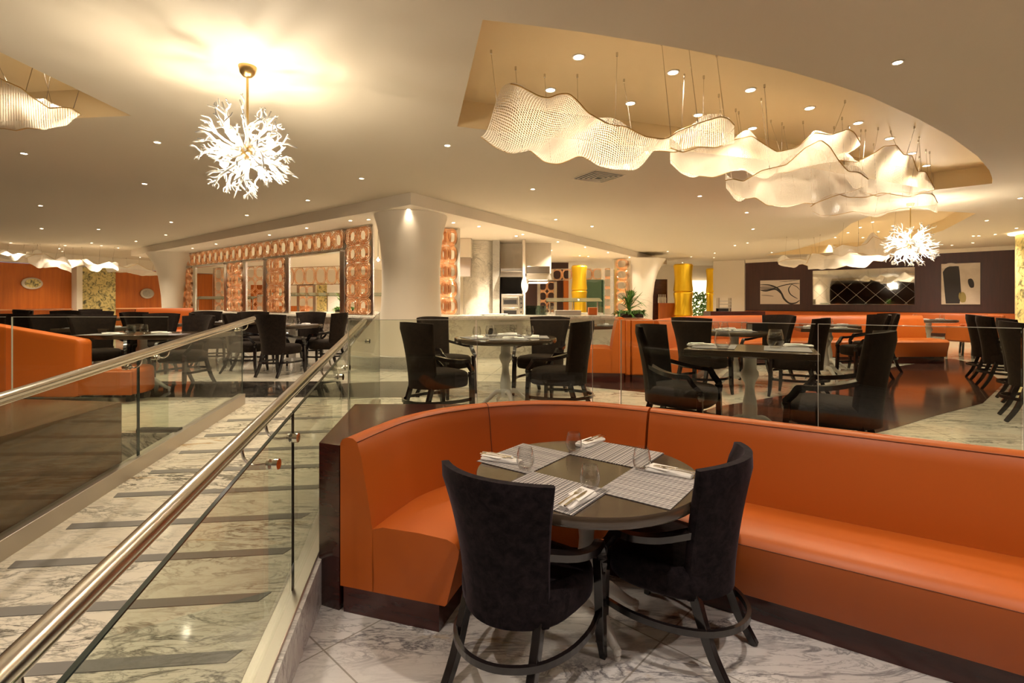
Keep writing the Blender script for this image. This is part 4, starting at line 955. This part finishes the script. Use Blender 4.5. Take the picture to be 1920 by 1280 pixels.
def ringpath(c, u, w_, h_, n=22):
    out = []
    for i in range(n):
        th = 2*PI*i/n; cs, sn = math.cos(th), math.sin(th); e = .75
        out.append(c+u*math.copysign(abs(cs)**e, cs)*w_+Vector((0, 0, 1))*math.copysign(abs(sn)**e, sn)*h_)
    out.append(out[0]); return out
def ring_screen(a, b, z0, z1, lab, cw=.42, ch_=.366, frame=True, tubes=5, dbl=True):
    a, b = Vector((*a, 0)), Vector((*b, 0)); u = (b-a).normalized(); L_ = (b-a).length; n = Vector((-u.y, u.x, 0))
    nc = max(1, round(L_/cw)); nr = max(1, round((z1-z0)/ch_)); cw = L_/nc; ch_ = (z1-z0)/nr
    r = thing('copper_ring_screen', lab, 'screen', (0, 0, 0), 0, 'copper ring screens'); m = MB()
    for i in range(nc):
        for j in range(nr):
            c_ = a+u*cw*(i+.5)+Vector((0, 0, z0+ch_*(j+.5)))
            for k in range(tubes):
                q = .49-.052*k; m.tube(ringpath(c_+n*(.03 if k % 2 else .012), u, cw*q, ch_*q*1.02), .0095, 5, False)
            if dbl:
                [m.tube(ringpath(c_-n*.07+(u*cw*.5 if i < nc-1 else u*0), u, cw*(.46-.06*k), ch_*(.46-.06*k)), .0095, 5, False) for k in range(3)]
    m.build('ring_lattice', 'copper', r, smooth=2)
    if frame:
        f = MB()
        for p_, q_ in ((a, a), (b, b)): f.bar([p_+Vector((0, 0, z0)), p_+Vector((0, 0, z1))], .03, .12, up=tuple(u))
        f.bar([a+Vector((0, 0, z0+.01)), b+Vector((0, 0, z0+.01))], .12, .02); f.bar([a+Vector((0, 0, z1-.01)), b+Vector((0, 0, z1-.01))], .12, .02)
        f.build('frame', 'steel', r)
    return r
def sp_(px): v = on_line(px, SA, SB); return (v.x, v.y)
sb = SA-snor*.12; SA2, SB2 = SA-snor*.12, SB-snor*.12
def s2(px): v = on_line(px, SA2, SB2); return (v.x, v.y)
ZH = 2.70
ring_screen(s2(697), s2(648), ZK, ZS-.005, 'widest copper ring screen post, right end of the left screen by the big column')
ring_screen(s2(536), s2(501), ZK, ZH, 'copper ring screen post between the wide and the middle opening')
ring_screen(s2(456), s2(427), ZK, ZH, 'copper ring screen post between the middle and the left opening')
ring_screen(s2(362), s2(343), ZK, ZH, 'copper ring screen post next to the left trumpet shaped column')
ring_screen(s2(647), s2(343), ZH+.01, ZS-.005, 'long copper ring header running above the three openings', cw=.40, ch_=.5)
for i, (x0, x1, l) in enumerate(((643, 540, 'wide'), (498, 460, 'middle'), (424, 366, 'left'))):
    f = MB(); a, b = Vector((*s2(x0), 0)), Vector((*s2(x1), 0)); u = (b-a).normalized()
    for p_ in (a, b): f.bar([p_+Vector((0, 0, ZK)), p_+Vector((0, 0, ZH))], .05, .16, up=tuple(u))
    f.bar([a+Vector((0, 0, ZH-.02)), b+Vector((0, 0, ZH-.02))], .16, .03)
    tag(f.build('opening_frame', 'steel'), 'polished steel frame around the %s opening of the left copper screen' % l, 'frame', 'opening frames of the copper screen')
ring_screen((-1.62, 10.7), (-1.16, 10.7), ZK, ZS-.005, 'copper ring screen strip just right of the big column', cw=.30, ch_=.34)
a, b = P(1150, 489, ZS), P(1171, 487, ZS)
ring_screen((3.75, 18.2), (4.15, 17.9), U, ZS-.01, 'narrow copper ring screen strip left of the column behind the plant', tubes=3)
ring_screen((1.55, 19.5), (3.4, 18.9), 2.42, 2.86, 'far copper ring header above the gold bamboo column in the kitchen', cw=.36, ch_=.44, tubes=3, dbl=False)
ring_screen((3.42, 18.9), (3.72, 18.8), U+.2, 2.86, 'far copper ring post right of the green glass panel', cw=.34, tubes=3, dbl=False)
ring_screen((1.05, 19.8), (1.70, 19.8), U, 2.40, 'short far copper ring panel behind the kitchen hood', cw=.33, ch_=.36, tubes=3, dbl=False)
# far screens behind the left openings
ring_screen((-8.6, 17.5), (-4.8, 15.9), 2.15, 2.75, 'far copper ring header seen through the wide opening', cw=.45, ch_=.6, tubes=3, dbl=False)
ring_screen((-7.2, 17.0), (-6.5, 16.6), 1.0, 2.15, 'far copper ring post seen through the wide opening', cw=.45, tubes=3, dbl=False)
ring_screen((-12.4, 21.0), (-9.6, 19.5), 1.0, 3.0, 'far copper ring screen seen through the left opening', cw=.5, ch_=.5, tubes=3, dbl=False)
ring_screen((-4.9, 15.9), (-4.5, 15.8), 1.0, 2.75, 'far copper ring post seen beside the widest screen post', cw=.4, tubes=3, dbl=False)

# ------------------------------------------------------------------ kitchen
def bx(name, lab, cat, x0, x1, y0, y1, z0, z1, mat, bevel=.004, group=None):
    return tag(MB().box(x0, x1, y0, y1, z0, z1).build(name, mat, bevel=bevel), lab, cat, group)
def X(px, y): return (px-960)/F*y
def Z(py, y): return H-(py-HZ)/F*y
r = thing('marble_pillar', 'round grey veined marble pillar in the open kitchen', 'column', (X(900, 13), 13.2, U))
MB().lathe([(.45, 0), (.45, ZS-U-.005)], seg=40).build('shaft', 'marble_wall', r, smooth=True)
o = struct(MB().box(X(924, 12.8), X(937, 12.8), 12.7, 13.4, U, ZS-.003), 'wall_kitchen_pilaster', 'stone_plinth')
struct(MB().box(X(937, 13.3), X(1034, 13.3), 13.4, 13.5, 2.35, ZS-.003), 'wall_kitchen_upper', 'plaster_light')
struct(MB().box(X(980, 12.6), X(985, 12.6), 12.6, 13.35, U, ZS-.003), 'wall_kitchen_post', 'plaster_light')
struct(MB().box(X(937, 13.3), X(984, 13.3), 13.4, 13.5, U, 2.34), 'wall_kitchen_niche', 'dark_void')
struct(MB().box(X(984, 19.9), X(1066, 19.9), 19.95, 20.1, U, ZS-.003), 'wall_kitchen_maroon', 'maroon')
struct(MB().box(X(1057, 19.6), X(1066, 19.6), 19.6, 19.9, U, 2.5), 'wall_kitchen_orange', 'orange_wood')
# deck oven
y = 12.6; x0, x1 = X(940, y), X(982, y); z0, z1 = Z(592, y), Z(551, y)
r = thing('deck_oven', 'stainless two deck oven with dark windows in the kitchen', 'oven', ((x0+x1)/2, y, U)); w2 = (x1-x0)/2
MB().box(-w2, w2, 0, .6, z0-U-.6, z1-U).build('body', 'steel_dull', r, bevel=.006)
for k in range(2):
    zz = z1-U-.28-.26*k; d_ = MB().box(-w2+.03, w2-.14, -.02, -.001, zz, zz+.20).build('door', 'steel', r, bevel=.004)
    MB().box(-w2+.06, w2-.18, -.03, -.021, zz+.03, zz+.13).build('window', 'black', d_); MB().tube([(-w2+.05, -.045, zz+.18), (w2-.17, -.045, zz+.18)], .008, 8).build('handle', 'chrome', d_)
MB().box(w2-.12, w2-.01, -.02, -.001, z1-U-.55, z1-U-.05).build('control_panel', 'steel', r)
for k in range(4): MB().tube([(w2-.065, -.02, z1-U-.12-k*.11), (w2-.065, -.04, z1-U-.12-k*.11)], .02, 12).build('knob', 'black', r)
def hood(x0, x1, y, ztop, zmid, zbot, lab):
    r = thing('extractor_hood', lab, 'extractor hood', (0, 0, 0)); m = MB(); y1 = y+.7
    m.box(x0, x1, y+.02, y1, zmid, ztop); m.build('canopy_box', 'steel', r, bevel=.004)
    m = MB().add([(x0, y, zmid), (x1, y, zmid), (x1+.03, y-.25, zbot+.04), (x0-.03, y-.25, zbot+.04), (x0-.03, y1, zbot+.04), (x1+.03, y1, zbot+.04), (x0, y1, zmid), (x1, y1, zmid)],
                 [(0, 1, 2, 3), (0, 3, 4, 6), (1, 7, 5, 2), (3, 2, 5, 4), (6, 4, 5, 7)]); m.build('sloped_canopy', 'steel', r)
    return r
y = 12.65; hood(X(939, y), X(979, y), y, Z(503, y), Z(508, y), Z(523, y), 'stainless sloped hood above the deck oven')
y = 12.4; hh = hood(X(988, y), X(1031, y), y, Z(499, y), Z(512, y), Z(528, y), 'square stainless hood with lit underside right of the oven')
MB().box(X(992, y), X(1027, y), y-.1, y+.5, Z(530, y), Z(529, y)).build('light_strip', 'cove', hh)
y = 12.3; bx('steel_cabinet', 'grey stainless wall box left of the marble pillar', 'cabinet', X(855, y), X(882, y), y, y+.4, Z(518, y), Z(483, y), 'steel_dull')
bx('cream_duct', 'cream boxed duct above the grey steel wall box', 'duct', X(855, y)-.05, X(883, y), y, y+.45, Z(483, y)+.01, ZS-.005, 'plaster_light')
bx('pizza_paddle', 'pale paddle standing upright at the oven side', 'paddle', X(983, 12.2), X(984.5, 12.2), 12.2, 12.23, ZK+.01, 1.95, 'white_paint')
m = MB(); yq = 12.2; m.loft([[(X(984, yq)+math.cos(t_*PI/10)*.085*k_, yq+o_, 2.0+math.sin(t_*PI/10)*.19*k_) for t_ in range(20)] for k_, o_ in ((1, 0), (1, .02))]); o = m.build('paddle_blade', 'white_paint', bpy.data.objects['pizza_paddle'])
y = 10.6
bx('steel_tray', 'low stainless pan standing on the kitchen counter', 'tray', X(1040, y), X(1088, y), y-.15, y+.2, ZK+.002, ZK+.10, 'steel_dull')
bx('orange_box', 'small orange box on the kitchen counter', 'box', X(1104, y), X(1120, y), y, y+.15, ZK+.002, ZK+.16, 'leather', .01)
bx('cutting_board', 'thin pale board lying on the left of the kitchen counter', 'board', X(900, y), X(952, y), y-.2, y+.1, ZK+.012, ZK+.03, 'white_paint')
for x in (X(906, y), X(946, y)): MB().box(x-.02, x+.02, y-.15, y+.05, ZK, ZK+.012).build('board_foot', 'black', bpy.data.objects['cutting_board'])
r = thing('display_case', 'low glass display case on the kitchen counter below the hood', 'display case', (X(1004, y), y, ZK))
MB().box(-.22, .22, -.15, .15, 0, .012).build('base', 'steel', r); MB().box(-.21, .21, -.14, .14, .013, .20).build('glass_box', 'green_glass', r)
random.seed(9)
for i in range(5):
    x = X(1008+i*7, 10.45); o = MB().lathe([(.03, 0), (.04, .02), (.042, .10), (.03, .15), (.024, .16), (.024, .19), (.022, .19), (.022, .16), (.038, .1), (.036, .02), (.001, .01)], (x, 10.45, ZK+.001), 20, False).build('glass_jar', 'tumbler', smooth=2)
    tag(o, 'clear glass jar, number %s from the left in the row before the steel tray' % ['one', 'two', 'three', 'four', 'five'][i], 'jar', 'glass jars on the counter')
# buffet sneeze guards
def sneeze(x0, x1, y, z, lab):
    r = thing('sneeze_guard', lab, 'sneeze guard', (0, 0, 0))
    MB().add([(x0, y, z), (x1, y, z), (x1, y+.45, z+.10), (x0, y+.45, z+.10), (x0, y, z+.012), (x1, y, z+.012), (x1, y+.45, z+.112), (x0, y+.45, z+.112)], [(3, 2, 1, 0), (4, 5, 6, 7), (0, 1, 5, 4), (1, 2, 6, 5), (2, 3, 7, 6), (3, 0, 4, 7)]).build('glass_canopy', 'green_glass', r)
    for x in (x0+.1, (x0+x1)/2, x1-.1): MB().tube([(x, y+.22, U+.5), (x, y+.22, z+.05)], .018, 10).build('post', 'chrome', r, smooth=True)
    MB().box(x0, x1, y-.1, y+.75, U, U+.84).build('buffet_base', 'marble_wall', r, bevel=.01)
sneeze(X(1025, 13.5), X(1130, 13.5), 13.5, Z(566, 13.5), 'glass sneeze guard buffet in front of the gold bamboo column in the kitchen')
sneeze(-7.4, -3.6, 14.8, 1.76, 'glass sneeze guard buffet seen through the wide screen opening')
sneeze(-11.0, -8.9, 17.3, 1.68, 'glass sneeze guard buffet seen through the left screen opening')
bx('orange_cabinet', 'orange wood cabinet seen through the middle screen opening', 'cabinet', -8.6, -7.3, 17.8, 18.2, U, 1.45, 'orange_wood')
bx('orange_wall_panel', 'orange wood wall panel behind the middle screen opening', 'wall panel', X(470, 21), X(512, 21), 21, 21.1, U, 2.3, 'orange_wood')
bx('mosaic_wall_panel', 'yellow speckled wall panel seen through the wide screen opening', 'wall panel', X(594, 20.2), X(612, 20.2), 20.2, 20.3, U, 2.35, 'mosaic')
bx('white_kitchen_cabinet', 'white kitchen cabinet seen through the wide screen opening', 'cabinet', X(613, 20.2), X(641, 20.2), 20.2, 20.6, U, 2.30, 'white_paint')
bx('picture_panel', 'pale lilac picture panel before the orange wall panel', 'picture', X(482, 20.8), X(499, 20.8), 20.8, 20.9, 1.2, 1.9, 'art_paper')
bx('green_glass_panel', 'tall green tinted glass panel right of the gold bamboo column', 'glass panel', X(1100, 18.7), X(1131, 18.7), 18.7, 18.72, U, 2.42, 'green_glass')
# pendant near the big column
p = P(709, 433, ZS); y = 10.6; r = thing('pendant_lamp', 'small clear glass pendant lamp left of the big column', 'lamp', (X(709, y), y, ZS-.005))
MB().tube([(0, 0, 0), (0, 0, -.62)], .004, 6).build('cord', 'black', r); MB().lathe([(.02, -.60), (.03, -.62), (.06, -.66), (.13, -.72), (.135, -.73)], seg=24, cap=False).build('lamp_shade', 'tumbler', r, smooth=2)
MB().lathe([(.01, -.64), (.03, -.67), (.01, -.70)], seg=12).build('bulb', 'bulb', r)
# back area right of column 3: doorway, bar shelf
bx('bar_shelf', 'tall dark bar shelf unit with bottles behind the right trumpet column', 'shelf', X(1222, 21), X(1254, 21), 21.2, 21.6, U, Z(523, 21), 'mahogany')
bx('bar_cabinet', 'dark orange wood cabinet left of the broad gold column', 'cabinet', X(1238, 20.6), X(1268, 20.6), 20.6, 20.9, U, Z(568, 20.6), 'orange_wood')
for i in range(5): tag(MB().lathe([(.04, 0), (.04, .2), (.015, .27), (.015, .36)], (X(1236+i*3, 20.9), 20.95, Z(568, 20.6)+.002), 10).build('bottle', 'white_paint', smooth=True), ORD[i]+' pale bottle from the left on the bar cabinet behind the right trumpet column', 'bottle', 'bottles on the bar cabinet')
o = struct(MB().box(X(1296, 24), X(1338, 24), 24.3, 24.4, U, Z(525, 24)), 'door_1', 'doorway_glow')  # door panel glows to stand in for light from beyond the doorway
r = thing('garden_view', 'green plants seen through the bright doorway behind the gold columns', 'plants', (X(1316, 24), 24.2, U)); m = MB(); random.seed(2)
for i in range(420):
    c_ = Vector((random.uniform(-.45, .45), random.uniform(-.05, .05), random.uniform(.06, 1.6))); d_ = Vector((random.uniform(-1, 1), 0, random.uniform(-1, 1))).normalized()*.09; e_ = Vector((-d_.z, 0, d_.x))*.35
    m.add([c_-d_, c_+e_, c_+d_, c_-e_], [(0, 1, 2, 3)])
m.build('foliage', 'leaf2', r)
y = 16.0; r = thing('steel_plate_rack', 'small steel rack with trays on the sideboard before the cream wall', 'rack', (X(1357, y), y, 1.30))
for k in range(3): MB().box(-.18, .18, -.12, .12, .10+k*.10, .13+k*.10).build('tray', 'steel_dull', r)
MB().box(-.20, .10, -.12, .12, 0, .09).build('warmer_box', 'black', r)
for s_ in (-.19, .19): MB().box(s_-.01, s_+.01, -.1, .1, 0, .42).build('upright', 'steel', r)
bx('mahogany_sideboard', 'long mahogany sideboard behind the orange banquette', 'sideboard', X(1330, 15.8), X(1432, 15.8), 15.7, 16.3, U, 1.298, 'mahogany')

# ------------------------------------------------------------------ artworks and mirror on the feature wall
def on_wall(px, py, off=.03):
    v = on_line(px, wA, wB)-wn*off; return Vector((v.x, v.y, Z(py, v.y)))
def panel(x0, x1, y0, y1, name, lab, cat, mat, t=.04, off=.01):
    a, b = on_line(x0, wA, wB), on_line(x1, wA, wB); r = thing(name, lab, cat, (0, 0, 0))
    za, zb = (Z(y0[0], a.y)+Z(y0[1], b.y))/2, (Z(y1[0], a.y)+Z(y1[1], b.y))/2
    MB().prism([tuple(a-wn*off), tuple(b-wn*off), tuple(b-wn*(off+t)), tuple(a-wn*(off+t))], zb, za).build('panel', mat, r, bevel=.004)
    return r, a, b, za, zb
def strokes(r, a, b, z1, z0, curves, mat, name, off=.055):
    m = MB(); u = b-a
    for pts, rad in curves:
        q = []
        for s_, t_ in pts: v = a+u*s_-wn*off; q.append(Vector((v.x, v.y, z0+(z1-z0)*t_)))
        q = catmull(q, 6); n_ = len(q); rr = [max(.004, rad*math.sin(PI*(i+.6)/(n_+.2))**.5) for i in range(n_)]
        vs = []; 
        for i, c_ in enumerate(q):
            t = (q[min(i+1, n_-1)]-q[max(i-1, 0)]).normalized(); nn = Vector((wn.x, wn.y, 0)).cross(t).normalized(); vs += [c_+nn*rr[i], c_-nn*rr[i]]
        m.add(vs, [(2*i, 2*i+1, 2*i+3, 2*i+2) for i in range(n_-1)])
    return m.build(name, mat, r)
r, a, b, z1, z0 = panel(1426, 1500, (526, 524), (570, 570), 'wall_picture', 'pale landscape format picture with black branch lines on the maroon wall', 'picture', 'art_paper')
strokes(r, a, b, z1, z0, [([(0, .82), (.25, .80), (.45, .66), (.55, .45), (.62, .22), (.75, .04), (.90, .05), (1.0, .16)], .035), ([(.10, .62), (.35, .66), (.60, .78), (.85, .84), (1.0, .84)], .018), ([(.80, .80), (.73, .62), (.78, .40), (.95, .22)], .02),
        ([(0, .60), (.15, .56), (.40, .62), (.55, .42)], .03), ([(.5, .93), (.75, .95), (1.0, 1.0)], .01), ([(.75, .85), (.92, .72), (1, .58)], .012)], 'ink', 'ink_lines')
strokes(r, a, b, z1, z0, [([(.0, .70), (.2, .66), (.42, .68)], .09), ([(.03, .38), (.2, .36), (.35, .33)], .02)], 'ink_grey', 'grey_wash', .053)
r, a, b, z1, z0 = panel(1765, 1838, (496, 491), (571, 570), 'wall_picture', 'cream portrait format abstract picture with a large black shape on the maroon wall', 'picture', 'art_paper2')
m = MB(); u = b-a; sh = [(.04, .80), (.10, .88), (.22, .95), (.46, .93), (.48, .80), (.50, .55), (.52, .30), (.48, .02), (.12, .02), (.09, .3)]
m.add([(*(a+u*s_-wn*.055), z0+(z1-z0)*t_) for s_, t_ in sh], [tuple(range(len(sh)))]); m.build('black_shape', 'ink', r)
strokes(r, a, b, z1, z0, [([(.74, .62), (.77, .52), (.80, .40)], .07)], 'ink', 'black_mark'); strokes(r, a, b, z1, z0, [([(.53, .30), (.55, .18), (.57, .05)], .09)], 'ochre', 'ochre_patch')
strokes(r, a, b, z1, z0, [([(.02, .90), (.2, .97), (.42, .96)], .06)], 'art_paper', 'pale_brush')
r, a, b, z1, z0 = panel(1525, 1715, (508, 502), (571, 570), 'wall_mirror', 'wide mirror with a diamond grid of lines on the maroon wall', 'mirror', 'mirror')
m = MB(); u = b-a; Lw = u.length; Hh = z1-z0; st = Hh/2.2
def seg(s0, t0, s1, t1):
    q = [Vector((*(a+u*(s_/Lw)-wn*.056), z0+t_)) for s_, t_ in ((s0, t0), (s1, t1))]; m.bar(q, .004, .006, up=(wn.x, wn.y, 0))
k = -Hh
while k < Lw:
    s0, t0, s1, t1 = k, 0, k+Hh, Hh
    if s0 < 0: t0 = -s0; s0 = 0
    if s1 > Lw: t1 -= s1-Lw; s1 = Lw
    if s1 > s0: seg(s0, t0, s1, t1); seg(s0, Hh-t0, s1, Hh-t1)
    k += st
m.build('bevel_lines', 'steel_dull', r)
f = MB(); q = [Vector((*(a+u*s_-wn*.05), z)) for s_, z in ((0, z0), (1, z0), (1, z1), (0, z1))]; f.bar(q, .03, .05, up=(wn.x, wn.y, 0), closed=True); f.build('frame', 'chrome', r)

# ------------------------------------------------------------------ potted plants
def plant(loc, lab, s=1.0, seed=1):
    random.seed(seed); r = thing('potted_plant', lab, 'plant', loc)
    MB().box(-.15*s, .15*s, -.10*s, .10*s, 0, .055*s).build('pot', 'pot', r, bevel=.01)
    def leaf(m, b, d, L, w_, droop):
        n = 6; q = []; side = d.cross(Vector((0, 0, 1))).normalized()
        for i in range(n+1):
            t = i/n; c_ = b+d*L*t+Vector((0, 0, -droop*L*t*t)); ww = w_*math.sin(PI*min(1, .12+t*.86))**.8*(1 if i < n else .1); q += [c_+side*ww, c_-side*ww+Vector((0, 0, .002))]
        m.add(q, [(2*i, 2*i+1, 2*i+3, 2*i+2) for i in range(n)])
    m = MB()
    for i in range(40):
        th = random.random()*6.28; el = random.uniform(.5, 1.45); d = Vector((math.cos(th)*math.cos(el), math.sin(th)*math.cos(el), math.sin(el)))
        leaf(m, Vector((-.02*s, 0, (.08+.12*random.random())*s)), d, random.uniform(.2, .36)*s, .016*s, random.uniform(.1, .8))
    for i in range(9):
        th = i*.7; el = 1.1+.08*i/2; d = Vector((math.cos(th)*math.cos(el), math.sin(th)*math.cos(el), math.sin(min(el, 1.5)))); leaf(m, Vector((0, 0, .22*s)), d, .2*s, .018*s, .25)
    m.build('palm_leaves', 'leaf2', r); m = MB()
    for i in range(300):
        th = random.random()*6.28; q = random.random()**.5*.19*s; b = Vector((math.cos(th)*q, math.sin(th)*q*.65, .05*s)); el = random.uniform(.2, 1.4); t2 = random.random()*6.28
        leaf(m, b, Vector((math.cos(t2)*math.cos(el), math.sin(t2)*math.cos(el), math.sin(el))), random.uniform(.07, .17)*s, .009*s, .7)
    m.build('undergrowth', 'leaf', r); MB().tube([(0, 0, .05*s), (-.005, 0, .24*s)], .008*s, 6).build('stem', 'leaf', r)
plant((1.74, 7.42, U+.90), 'green palm in a dark planter on top of the orange booth end', 1.12, 4)
plant((-4.9, 14.75, U+.845), 'leafy green plant on the buffet seen through the wide opening', 1.5, 7)
